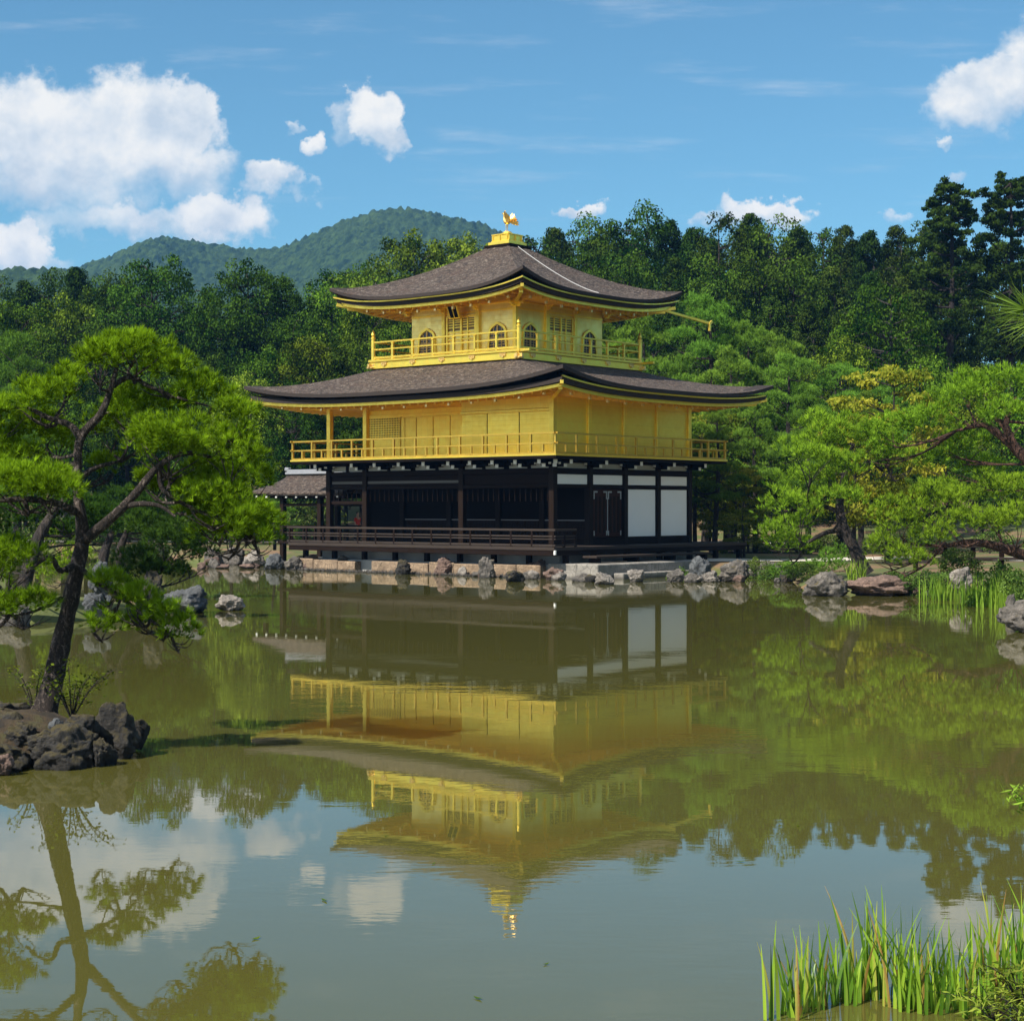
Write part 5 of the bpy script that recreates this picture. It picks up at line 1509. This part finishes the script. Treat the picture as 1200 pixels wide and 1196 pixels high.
pine_px(43, [(1262, 668, 0), (1215, 655, 0), (1175, 642, -.2), (1140, 635, -.3), (1105, 640, -.4)], [.18, .15, .12, .09, .04],
        [(1008, 1095, 585, 640, -.6), (1055, 1150, 565, 625, -.3), (1120, 1215, 555, 615, 0), (1180, 1280, 548, 605, .4), (1010, 1060, 620, 672, -.8), (1060, 1125, 610, 650, -.8), (1100, 1180, 595, 640, -.9), (1150, 1240, 585, 640, -.8),
         (1030, 1090, 640, 676, -1.0), (1200, 1290, 610, 660, .2), (1085, 1130, 560, 590, .4)], 22, L_PINEB, BARKR,
        "low spreading bright pine with a reddish horizontal trunk at the right edge", .16, .017, 12, 270)
pine_px(47, [(1290, 690, 0), (1265, 620, 0), (1225, 560, 0), (1190, 525, .0), (1178, 500, .1), (1165, 490, .2)], [.26, .21, .18, .145, .10, .05],
        [(1090, 1180, 445, 500, 0), (1130, 1230, 425, 480, .4), (1050, 1130, 470, 522, .2), (1010, 1090, 480, 526, .6), (1085, 1170, 500, 545, .7), (1180, 1280, 430, 490, -.2), (1140, 1220, 470, 515, -.5), (1190, 1290, 490, 545, .5), (1070, 1140, 520, 560, .9), (1005, 1070, 508, 548, 1.0),
         (1110, 1190, 535, 575, 1.2), (1210, 1300, 540, 590, .8), (1100, 1160, 432, 470, .8)], 23, L_PINEB, BARKR,
        "tall bright pine with a curved reddish trunk at the right edge above the low pine", .18, .019, 11, 210,
        limbs_px=[([(1192, 528, 0), (1165, 505, 0), (1150, 498, .1), (1120, 505, .1)], .12, .04), ([(1178, 500, .1), (1183, 480, .1), (1190, 465, .2)], .1, .04)])
pine_px(56, [(920, 682, 0), (925, 672, 0), (935, 665, 0)], [.07, .06, .03], [(898, 960, 660, 682, 0), (940, 1000, 655, 684, -.5), (955, 1010, 640, 672, .4)], 24, L_PINE, BARKD,
        "low creeping pine bush behind the shaded rock on the right shore", .16, .018, 11, 260)

pine_px(46, [(118, 680, 0), (122, 650, 0), (135, 615, .2)], [.16, .13, .06],
        [(90, 165, 590, 632, 0), (140, 215, 585, 625, .6), (60, 130, 605, 640, .5), (190, 250, 590, 628, .9), (110, 180, 570, 605, .9)], 26, L_PINED, BARKD,
        "dark pine at the back of the isle between the leaning pine and the pavilion", .15, .018, 13, 480)
# ------------------------------------------------------------------ prototypes for the wood behind
rngp = random.Random(2)
def proto_pine(seed, H_, R_, mat, bark, L=.21, wd=.030, nb=9, dens=150, npad=16):
    rr = random.Random(seed); pads = []
    for k in range(npad):
        t = (k + .5) / npad; z = H_ * (.34 + .62 * t); a = k * 2.4 + rr.uniform(-.5, .5)
        rad = R_ * (1 - .72 * t ** 1.6) * rr.uniform(.35, .8) if t < .93 else R_ * .08
        rx = R_ * rr.uniform(.36, .52) * (1.1 - .45 * t)
        pads.append((math.cos(a) * rad, math.sin(a) * rad, z - .05 * rad, rx, rx * rr.uniform(.8, 1.1), H_ * rr.uniform(.075, .11)))
    b = rr.uniform(-.08, .08) * H_
    tp = [(0, 0, -.3), (b * .4, .1, H_ * .3), (b, -.1, H_ * .62), (b * .6, 0, H_ * .92)]
    root = make_pine(tp, [.30, .24, .16, .05], [], pads, seed, L, wd, nb, dens, mat, bark, "garden_pine", (0, 0, 0), None, None, None, 8, .8, 0, .08)
    SIZE[root] = (H_ * 1.02, R_); return root
CYP = [make_broad("cypress_tree", 100 + i, 17, 2.8, 270, 84, .24, .12, L_CYP, BARKL, 'cone', .12, .24, (.22, .34)) for i in range(3)]
BRD = [make_broad("broadleaf_tree", 120 + i, 12, 4.2, 230, 92, .20, .13, L_BRD, BARKL, 'round', .10, .22, (.13, .22)) for i in range(4)]
BRDD = [make_broad("broadleaf_tree", 220 + i, 13, 4.2, 240, 92, .20, .13, L_BRDD, BARKD, 'round', .08, .22, (.12, .20)) for i in range(2)]
BRDL = [make_broad("broadleaf_tree", 230 + i, 11, 4.0, 200, 92, .20, .13, L_BRDL, BARKL, 'round', .10, .2, (.14, .24)) for i in range(2)]
DOME = [make_broad("domed_tree", 240 + i, 15, 5.4, 420, 95, .21, .13, L_BRDD, BARKD, 'round', .06, .26, (.10, .17)) for i in range(2)]
MIX = BRD + BRDD + BRDD + BRDL[:1]
YEL = [make_broad("maple_tree", 140 + i, 6, 2.6, 70, 75, .20, .12, L_YEL, BARKD, 'layers', .28, .12, (.18, .3)) for i in range(2)]
MPI = [proto_pine(160 + i, 11, 4.0, L_PINE, BARKD) for i in range(3)]
SHB = [make_broad("garden_shrub", 180 + i, 1.2, .9, 40, 55, .11, .06, L_SHRUB, BARKD, 'round', .02, .03, (.25, .38)) for i in range(2)]
used = set()
RT = random.Random(8)
def place(protos, px, ytop, Y, wpx, label, cat, group=None, maxr=1.3):
    x = (px - 600) * Y / F_PX; z0 = gz(x, Y); zt = CAMZ - (ytop - HOR) * Y / F_PX
    p = protos[RT.randrange(len(protos))]
    Hh, Rr = SIZE[p]; sz = max(.25, (zt - z0) / Hh); sxy = wpx * Y / F_PX / 2 / Rr
    sxy = min(max(sxy, sz / maxr), sz * maxr)
    rz = RT.uniform(0, 6.28)
    if p not in used:
        used.add(p); o = p; o.location = (x, Y, z0 - .05); o.rotation_euler = (0, 0, rz); o.scale = (sxy, sxy, sz)
    else: o = copy_tree(p, (x, Y, z0 - .05), rz, sxy, sz)
    return props(o, label, cat, group)

def row(protos, pts_, Y, text, cat, group, jit=4):
    """pts_: (px, ytop, wpx)"""
    pts_ = sorted(pts_)
    for i, (px, yt, wp) in enumerate(pts_):
        place(protos, px, yt, Y + RT.uniform(-jit, jit), wp, "%s, %s" % (text, ordn(i)), cat, group)

# skyline of dark cypresses right of the roof
row(CYP + BRDD, [(622, 276, 66), (650, 264, 68), (684, 255, 76), (718, 263, 70), (752, 241, 86), (785, 256, 74), (814, 262, 68), (848, 250, 78), (880, 247, 78), (910, 259, 70), (936, 263, 66), (963, 268, 66), (990, 262, 64),
          (1018, 268, 68), (1050, 262, 66), (1084, 260, 70)], 142, "dark tree on the skyline right of the roof", "tree", "trees on the skyline right of the roof")
row(CYP + BRDD, [(634, 290, 66), (668, 284, 70), (702, 276, 70), (735, 276, 70), (770, 270, 72), (800, 282, 70), (832, 276, 70), (864, 274, 72), (896, 270, 70), (924, 284, 68), (950, 280, 66), (978, 286, 66), (1005, 280, 66), (1034, 284, 66), (1068, 276, 66)], 156,
    "dark tree just behind the right skyline row", "tree", "trees behind the right skyline row")
row(CYP + BRDD, [(640, 312, 66), (690, 305, 62), (738, 300, 64), (790, 298, 62), (835, 305, 62), (885, 300, 64), (930, 306, 62), (975, 310, 62), (1020, 316, 62), (1062, 310, 62)], 126,
    "dark tree in the row below the right skyline", "tree", "trees below the right skyline")
row(CYP, [(905, 345, 56), (948, 352, 56), (860, 350, 56), (815, 345, 54), (990, 360, 54), (770, 352, 54), (1070, 352, 60)], 113, "dark shaded cypress in the lowest row above the garden pines", "cypress", "cypresses above the garden pines")
# the two tall cedars at the right, crowns of separate cloud-like layers
def cedar(Y, pts_, trunk_px, seed, label):
    rs_ = NR(seed); rr = random.Random(seed); root = empty("tall_cedar", (0, 0, 0), 0, label, "cedar", None)
    V = []; Qd = []
    tp = tube([W(x, y, Y) for x, y in trunk_px], list(np.linspace(.36, .05, len(trunk_px))), 8, rr, .08, V, Qd)
    parts = []
    for (x, y, rpx) in pts_:
        c0 = W(x, y, Y); rm = rpx * Y / F_PX
        off = Vector((0, rr.uniform(-1.6, 1.6), 0)); c = c0 + off
        q = min(tp, key=lambda p: abs(p.z - (c.z - .35 * abs(c.x - p.x))))
        tube([q, q.lerp(c, .5) + Vector((0, 0, -.2)), c], [.10, .07, .03], 5, rr, .05, V, Qd)
        for s in range(11):
            cc = np.array(c) + rs_.normal(0, .62, 3) * rm * np.array([1.1, 1, .75]); n = 95
            d = unit(rs_.normal(0, 1, (n, 3)) + np.array([0, 0, .3]))
            P = cc + d * rm * .42 * rs_.uniform(.3, 1.15, (n, 1)) * np.array([1.15, 1.15, .7])
            parts.append(leaves(P, unit(d + rs_.normal(0, .5, (n, 3))), rs_, .26, .12, .5, np.clip(rs_.uniform(.1, .7) + rs_.normal(0, .15, n), 0, 1)))
    mesh_np("trunk", V, quads=Qd, mat=BARKD, parent=root, smooth=True)
    v_, f_, t_ = cat_parts(parts); mesh_np("crown", v_, quads=f_, mat=L_CYP, parent=root, tone=t_)
    return root
cedar(118, [(1115, 216, 11), (1108, 228, 13), (1122, 232, 13), (1098, 238, 9), (1132, 240, 10), (1112, 246, 13), (1095, 256, 11), (1128, 256, 14), (1108, 264, 12), (1138, 252, 8), (1092, 268, 10), (1118, 275, 14), (1104, 282, 14), (1132, 280, 14), (1088, 292, 16), (1116, 296, 18), (1142, 298, 16),
            (1098, 318, 18), (1126, 322, 20), (1080, 322, 14), (1108, 345, 20), (1136, 350, 18), (1086, 352, 16), (1112, 372, 18), (1132, 385, 16), (1094, 384, 14), (1142, 330, 16), (1100, 405, 16), (1124, 412, 16), (1088, 330, 14)],
      [(1112, 520), (1113, 420), (1116, 320), (1114, 222)], 31, "tall dark cedar with a layered pointed top on the right, left of its taller neighbour")
cedar(116, [(1184, 210, 12), (1174, 218, 12), (1196, 216, 10), (1168, 230, 12), (1186, 232, 13), (1204, 228, 11), (1160, 240, 8), (1176, 248, 13), (1194, 250, 12), (1164, 262, 12), (1182, 268, 16), (1204, 262, 14), (1156, 282, 14), (1174, 290, 18), (1196, 292, 18), (1158, 308, 16), (1182, 318, 20), (1206, 316, 18),
            (1162, 340, 18), (1188, 348, 20), (1210, 346, 16), (1158, 368, 16), (1180, 378, 18), (1204, 378, 18), (1164, 398, 16), (1190, 408, 18), (1222, 250, 14), (1225, 300, 18), (1230, 360, 20)],
      [(1182, 520), (1183, 420), (1186, 320), (1184, 215)], 32, "tall dark cedar at the right edge with an open flat top and pale trunk")
row(CYP, [(1238, 238, 80), (1290, 250, 90), (1142, 296, 84), (1172, 280, 84), (1205, 290, 90), (1108, 300, 80)], 130, "dark cedar filling the right edge behind the two tall cedars", "cedar", "cedars at the right edge")
# round and mixed trees between
place(BRD, 1035, 336, 104, 92, "round dull olive tree below the right skyline, left of the layered cedar", "tree")
place(BRD, 985, 400, 98, 60, "small dark green round tree left below the olive tree", "tree")
place(BRD, 1085, 420, 92, 80, "dark green broadleaf tree at the foot of the layered cedar", "tree")
place(BRD, 1150, 435, 90, 90, "dark broadleaf tree at the foot of the right edge cedar", "tree")
place(BRD, 1215, 425, 86, 90, "dark broadleaf tree at the right edge above the bright pine", "tree")
row(MPI, [(702, 376, 76), (752, 366, 90), (826, 343, 92), (872, 374, 80), (912, 388, 84)], 92, "green cloud padded pine in the top row right of the pavilion", "pine", "garden pines right of the pavilion, top row", 2)
row(MPI, [(742, 418, 80), (798, 412, 92), (856, 404, 96), (925, 412, 96), (985, 424, 90), (1045, 432, 90)], 84, "green padded pine, middle row right of the pavilion", "pine", "garden pines right of the pavilion, middle row", 2)
row(MPI, [(836, 470, 84), (885, 462, 90), (948, 452, 90), (1010, 456, 84), (815, 500, 60)], 76, "green padded pine, front row right of the pavilion", "pine", "garden pines right of the pavilion, front row", 1.5)
place(YEL, 1040, 428, 66, 90, "yellow green maple behind the leaning pine on the right", "maple")
place(YEL, 1000, 478, 63, 70, "golden yellow maple spray above the leaning pine", "maple")
place(YEL, 838, 480, 80, 70, "yellow green maple right behind the upper railing's right end", "maple")
place(YEL, 862, 540, 76, 80, "yellow green maple right of the white panels", "maple")
place(YEL, 872, 592, 71, 78, "low yellow maple beside the gravel path", "maple")
place(YEL, 832, 560, 78, 60, "small maple at the right rear corner of the pavilion", "maple")
row(MIX, [(850, 520, 90), (930, 520, 90), (1000, 520, 90), (1075, 515, 90), (1150, 520, 90), (1225, 510, 90)], 82, "dark leafy tree behind the right shore pines", "tree", "leafy trees behind the right shore pines", 2)
row(SHB, [(850, 632, 60), (905, 628, 60), (960, 625, 60), (1090, 625, 70), (1160, 622, 70), (1040, 622, 60)], 76, "clipped shrub beyond the gravel path on the right", "shrub", "clipped shrubs beyond the gravel path", 1)

# left side: skyline and slopes
row(BRDD + CYP, [(-40, 325, 70), (-8, 322, 64), (28, 326, 60), (58, 320, 62), (90, 309, 74), (122, 330, 66)], 150, "dark tree on the left skyline", "tree", "trees on the left skyline")
place(DOME, 184, 297, 124, 122, "tall domed dark tree left of centre under the hill saddle", "tree")
place(DOME, 138, 322, 128, 80, "dark tree joined to the left of the tall domed tree", "tree")
place(DOME, 290, 303, 122, 108, "second tall domed dark tree, right of the first one", "tree")
place(BRDD, 240, 336, 130, 60, "dark tree filling the dip between the two domed trees", "tree")
place(DOME, 328, 332, 121, 56, "dark tree on the right shoulder of the second domed tree", "tree")
row(BRD + BRDL, [(372, 336, 60), (404, 310, 62), (438, 308, 70), (484, 274, 92), (522, 284, 56), (552, 280, 60), (582, 284, 60), (452, 330, 60)], 138, "light green leafy tree behind the left slope of the roof", "tree", "leafy trees left of the roof peak")
row(BRDD + BRD, [(20, 352, 80), (75, 348, 80), (120, 380, 70), (385, 356, 80), (430, 350, 80), (352, 372, 60)], 117, "mid green leafy tree on the upper left slope", "tree", "leafy trees on the upper left slope")
row(BRDD + BRD, [(-20, 390, 90), (45, 386, 90), (110, 402, 90), (180, 412, 90), (250, 414, 90), (315, 408, 92), (372, 392, 84), (425, 385, 84), (468, 388, 70)], 106, "leafy tree on the middle left slope", "tree", "leafy trees on the middle left slope")
row(MIX, [(10, 430, 90), (80, 432, 90), (150, 430, 90), (220, 440, 90), (290, 440, 90), (345, 446, 84), (395, 442, 80), (440, 440, 70)], 99, "leafy tree on the lower left slope", "tree", "leafy trees on the lower left slope", 1.5)
row(MIX, [(30, 480, 90), (100, 485, 90), (170, 490, 90), (240, 490, 90), (305, 492, 90), (355, 498, 76), (405, 495, 80), (450, 520, 60)], 111, "leafy tree at the foot of the left slope", "tree", "leafy trees at the foot of the left slope", 2)
row(MPI, [(20, 392, 90), (-40, 420, 90)], 88, "flat topped pale pine at the left edge behind the leaning pine", "pine", "pines behind the leaning pine", 1)
row(MPI, [(310, 530, 70), (355, 520, 60), (405, 505, 70), (262, 540, 70), (215, 530, 80), (160, 540, 80)], 104, "small pine seen past the left end of the pavilion", "pine", "small pines left of the pavilion", 1.5)
row(SHB, [(10, 612, 70), (60, 608, 70), (105, 614, 60), (145, 610, 60), (190, 612, 60), (235, 610, 60)], 97, "dark round shrub on the far left bank behind the isle", "shrub", "dark round shrubs on the far left bank", 1)
row(SHB, [(290, 590, 50), (340, 588, 50), (375, 585, 50), (250, 596, 50), (210, 600, 50), (165, 605, 50), (125, 606, 50)], 96, "round shrub in the garden seen below the annex roof", "shrub", "round shrubs below the annex roof", 1)
row(MPI, [(270, 560, 66), (322, 565, 56)], 82, "light green pine behind the annex posts", "pine", "pines behind the annex posts", 1)
# beyond the right edge: trees the east side's gold reflects
row(BRD, [(1330, 300, 200), (1420, 280, 220), (1520, 270, 240), (1640, 290, 240), (1780, 290, 260)], 66, "dark leafy tree beyond the right edge", "tree", "leafy trees beyond the right edge", 6)
row(MPI, [(1360, 440, 120), (1480, 430, 120), (1600, 430, 120)], 58, "garden pine beyond the right edge", "pine", "garden pines beyond the right edge", 3)

# ------------------------------------------------------------------ shore planting on the right
for k, (px, yt, Yk, wp) in enumerate([(1022, 676, 50.2, 34), (1045, 668, 50.0, 56), (1064, 672, 49.3, 50), (1080, 668, 48.6, 56), (1092, 678, 47.8, 44), (1104, 670, 48.0, 46), (1102, 688, 47.0, 36), (940, 658, 55.5, 40), (962, 664, 53.8, 36), (905, 662, 59.5, 36), (868, 660, 62.5, 30)]):
    place(SHB, px, yt, Yk, wp, "low rounded shrub on the right shore by the rocks, " + ordn([9, 5, 6, 7, 8, 10, 10, 2, 3, 1, 0][k] if k != 6 else 9), "shrub", "rounded shrubs on the right shore")
place(SHB, 1122, 642, 50, 50, "light green leafy bush left of the wooden fence", "shrub")
place(SHB, 1172, 662, 44, 44, "small layered bush below the wooden fence", "shrub")
place(SHB, 1198, 668, 41, 40, "small bush at the right edge above the pitted rock", "shrub")
place(SHB, 888, 654, 60.5, 34, "dark low bush at the waterline left of the shaded rock", "shrub")
place(SHB, 795, 668, 61.2, 14, "tiny yellow leaved plant on the grooved rock by the landing", "plant")
def blades(name, base, n, hgt, spread, wd, seed, mat, label, group=None, cat="iris", bend=.25, dry=.06):
    rs_ = NR(seed); V = []; Q_ = []; tn = []
    for k in range(n):
        r = spread * math.sqrt(rs_.uniform()); a = rs_.uniform(0, 6.28)
        bx_, by_ = math.cos(a) * r, math.sin(a) * r; h = hgt * rs_.uniform(.5, 1.05)
        da = rs_.uniform(0, 6.28); ben = h * bend * rs_.uniform(.05, 1.0) ** 1.6; fa = rs_.uniform(-1.2, 1.2); w0 = wd * rs_.uniform(.7, 1.2); tone = rs_.uniform(.0, 1) ** .9; tone = tone * .86 if rs_.uniform() > .08 else rs_.uniform(.88, 1)
        b = len(V); S_ = 6
        for i in range(S_ + 1):
            t = i / S_; c = (bx_ + math.cos(da) * ben * t * t, by_ + math.sin(da) * ben * t * t, h * t * (1 - .12 * (ben / h) * t))
            ww = w0 * (1 - t ** 2.6) * (.75 + .5 * t * (1 - t) * 2) / 2 + .0006
            V.append((c[0] - math.cos(fa) * ww, c[1] - math.sin(fa) * ww, c[2])); V.append((c[0] + math.cos(fa) * ww, c[1] + math.sin(fa) * ww, c[2]))
            tn += [tone, min(1, tone + .12)]
            if i: q = b + i * 2; Q_.append((q - 2, q - 1, q + 1, q))
    o = mesh_np(name, V, quads=Q_, mat=mat, tone=tn); o.location = base
    return props(o, label, cat, group)
ib = [(1100, 726, 46.5, 60, .55), (1118, 722, 46, 50, .5), (1150, 716, 44, 90, .6), (1168, 722, 43, 110, .7), (1186, 726, 42, 90, .7), (1140, 705, 47, 50, .5), (1205, 728, 41.2, 70, .7)]
for i, (px, py, Y, n, h) in enumerate(ib):
    c = W(px, py, Y); c.z = -.03
    blades("iris_clump", c, n, h * 1.35, .55, .030, 60 + i, L_IRIS, "green iris clump in the water by the right rocks, " + ordn(i), "iris clumps by the right rocks", "iris", .3)
c = W(1004, 690, 49.4); c.z = .35
blades("grass_tuft", c, 60, .75, .28, .028, 71, L_IRIS, "bright green grass tuft between the two big rocks at the leaning pine", None, "grass tuft", .6)
fi = [(903, 8.4, 4, .44, .04), (922, 8.45, 16, .36, .09), (945, 8.6, 18, .40, .09), (966, 8.7, 16, .40, .08), (992, 8.7, 18, .30, .09), (1015, 8.8, 24, .50, .09), (1036, 8.75, 28, .52, .10), (1058, 8.6, 28, .46, .10), (1082, 8.55, 30, .44, .11), (1108, 8.7, 26, .38, .10), (1130, 8.5, 26, .34, .10), (1158, 8.75, 30, .46, .11), (1180, 8.6, 38, .54, .12), (1203, 8.7, 34, .58, .12)]
for i, (px, Y, n, h, sp_r) in enumerate(fi):
    x = (px - 600) * Y / F_PX
    blades("reed_clump", (x, Y, -.10), n, h + .12, sp_r, .021, 90 + i, L_REED, "clump of tall sword leaves at the bottom right, " + ordn(i), "foreground reed clumps", "reeds", .42)
# leafy weeds at the bottom right corner, twig at the right edge, near pine branch
for i, (px, py, Y) in enumerate(((1165, 1185, 8.35), (1195, 1165, 8.3), (1205, 1195, 8.1))):
    c = W(px, py, Y)
    sparse_shrub("leafy_weed", c, (.13, .17, .11)[i], .30, 11, 18, 40 + i, .060, .014, L_MIX, BARKD, ["low leafy weed at the bottom edge in the right corner", "leafy weed at the right edge above the corner", "leafy weed in the very corner, bottom right"][i], None, "weed", .004)
c = W(1208, 952, 6.5)
sparse_shrub("leafy_twig", Vector((c.x + .05, c.y, c.z - .12)), .30, .16, 8, 26, 51, .055, .012, L_IRIS, BARKR, "drooping twig of narrow bright leaves at the right edge over the water", None, "twig", .004)
nb_ = empty("near_pine", (0, 0, 0), 0, "near pine branch with long stiff needles reaching in at the right edge", "pine")
V = []; Qd = []; rr = random.Random(6)
tip = W(1200, 362, 4.6)
tube([(2.35, 4.9, .3), (2.3, 4.85, 1.6), (2.2, 4.8, 2.6), (2.1, 4.8, 3.6)], [.07, .06, .05, .02], 8, rr, .1, V, Qd)
tube([(2.22, 4.8, 2.5), (1.9, 4.72, 2.75), (1.6, 4.65, 2.92), tuple(tip)], [.02, .014, .01, .006], 6, rr, .1, V, Qd)
mesh_np("trunk", V, quads=Qd, mat=BARK, parent=nb_, smooth=True)
PP = []; DD = []
for k in range(9):
    t = k / 8; q = tip.lerp(Vector((1.75, 4.68, 2.85)), t); PP.append(tuple(q)); DD.append((-.85 + .4 * t, -.1, .05 - .1 * t))
v_, f_, t_ = tufts(np.array(PP), unit(np.array(DD)), NR(4), 46, .135, .0030, 1.05)
mesh_np("needles", v_, tris=f_, mat=L_NEED, parent=nb_, tone=t_)

rs = random.Random(31)
spots_ = [(120, 918), (508, 1012), (300, 1100), (452, 980), (640, 1130), (720, 905), (836, 880), (868, 1010), (380, 1055), (560, 1170), (935, 968), (1010, 870), (1100, 905), (880, 1130), (250, 985), (690, 1040), (1150, 960), (430, 870), (330, 905), (980, 1040), (590, 1085), (770, 985), (205, 880), (1060, 820)]
for px, py in spots_[:12]:
    Yl = CAMZ * F_PX / (py - HOR); c = W(px, py, Yl); a = rs.uniform(0, 6.28); L = rs.uniform(.022, .045); q = L * rs.uniform(.3, .5)
    vs = [(-L, 0, .006), (0, -q, .002), (L, 0, .009), (0, q, .002), (0, 0, -.001)]
    o = MB().add(vs, [(0, 1, 4), (1, 2, 4), (2, 3, 4), (3, 0, 4)]).build("floating_leaf", L_YEL if rs.random() < .6 else L_MIX)
    o.location = (c.x, c.y, .003); o.rotation_euler = (0, 0, a)
    props(o, "tiny fallen leaf floating on the open pond", "leaf", "fallen leaves floating on the pond")
# ------------------------------------------------------------------ wooden fence, stone lantern-like posts, right rear
fe = empty("wooden_fence", W(1165, 665, 57), 0, "dark wooden rail fence behind the shrubs at the right edge", "fence")
for dx in np.arange(-2.6, 3.4, .95):
    p = MB().box(-.07, .07, -.07, .07, -.6, .85).build("post", DARKW, fe, .01); p.location = (dx, 0, 0)
for z in (.30, .72): 
    r = MB().box(-2.8, 3.4, -.05, .05, -.05, .05).build("rail", WEATH, fe, .01); r.location = (0, -.09, z)
fe2 = empty("low_fence", W(905, 645, 79), RAD(-8), "low pale wooden rail beside the yellow maple on the right", "fence")
for dx in np.arange(-2.2, 2.6, 1.1):
    p = MB().box(-.06, .06, -.06, .06, -1.2, .5).build("post", WEATH, fe2, .01); p.location = (dx, 0, 0)
for z in (-.1, .42):
    r = MB().box(-2.4, 2.6, -.05, .05, -.05, .05).build("rail", m_plain("pale_wood_rail", (.42, .36, .28), .8) if z > 0 else WEATH, fe2, .01); r.location = (0, -.09, z)

# ------------------------------------------------------------------ visitor in red seen through the open ground floor
def person(loc, rz):
    root = empty("person", loc, rz, "person in a red top and dark trousers seen through the open ground floor", "person")
    pts_ = [(0, 0, .92, .15, .11), (0, 0, 1.12, .13, .10), (0, 0, 1.34, .17, .11), (0, 0, 1.46, .07, .06), (0, -.01, 1.54, .055, .055), (0, -.02, 1.63, .085, .10), (0, -.01, 1.73, .06, .075),
            (.20, 0, 1.38, .055, .055), (.25, .02, 1.12, .042, .042), (.24, -.10, .90, .034, .034), (.235, -.16, .83, .03, .02),
            (-.20, 0, 1.38, .055, .055), (-.25, .02, 1.12, .042, .042), (-.24, -.10, .90, .034, .034), (-.235, -.16, .83, .03, .02),
            (.09, 0, .82, .09, .09), (.10, -.02, .48, .06, .06), (.10, .02, .09, .042, .042), (.10, -.13, .03, .04, .03),
            (-.09, 0, .82, .09, .09), (-.10, .06, .48, .06, .06), (-.10, .14, .10, .042, .042), (-.10, .02, .03, .04, .03)]
    ed = [(0, 1), (1, 2), (2, 3), (3, 4), (4, 5), (5, 6), (2, 7), (7, 8), (8, 9), (9, 10), (2, 11), (11, 12), (12, 13), (13, 14), (0, 15), (15, 16), (16, 17), (17, 18), (0, 19), (19, 20), (20, 21), (21, 22)]
    b = skin_chain("body", pts_, SKIN, root, 2, ed)
    top = [(0, 0, .90, .175, .135), (0, 0, 1.12, .15, .12), (0, 0, 1.36, .185, .13), (.21, 0, 1.38, .075, .075), (.25, .02, 1.16, .06, .06), (-.21, 0, 1.38, .075, .075), (-.25, .02, 1.16, .06, .06)]
    skin_chain("red_top", top, CLOTH_RED, root, 2, [(0, 1), (1, 2), (2, 3), (3, 4), (2, 5), (5, 6)])
    tro = [(0, 0, .90, .16, .12), (.09, 0, .80, .105, .105), (.10, -.02, .48, .078, .078), (.10, .02, .12, .062, .062), (-.09, 0, .80, .105, .105), (-.10, .06, .48, .078, .078), (-.10, .14, .14, .062, .062)]
    skin_chain("trousers", tro, CLOTH_DARK, root, 2, [(0, 1), (1, 2), (2, 3), (0, 4), (4, 5), (5, 6)])
    skin_chain("hair", [(0, .03, 1.60, .085, .075), (0, .02, 1.70, .088, .088), (0, -.03, 1.75, .07, .06)], HAIR, root, 2)
    return root
xp = (419 - 600) * 101 / F_PX
person((xp, 101, gz(xp, 101) + .02), RAD(60))
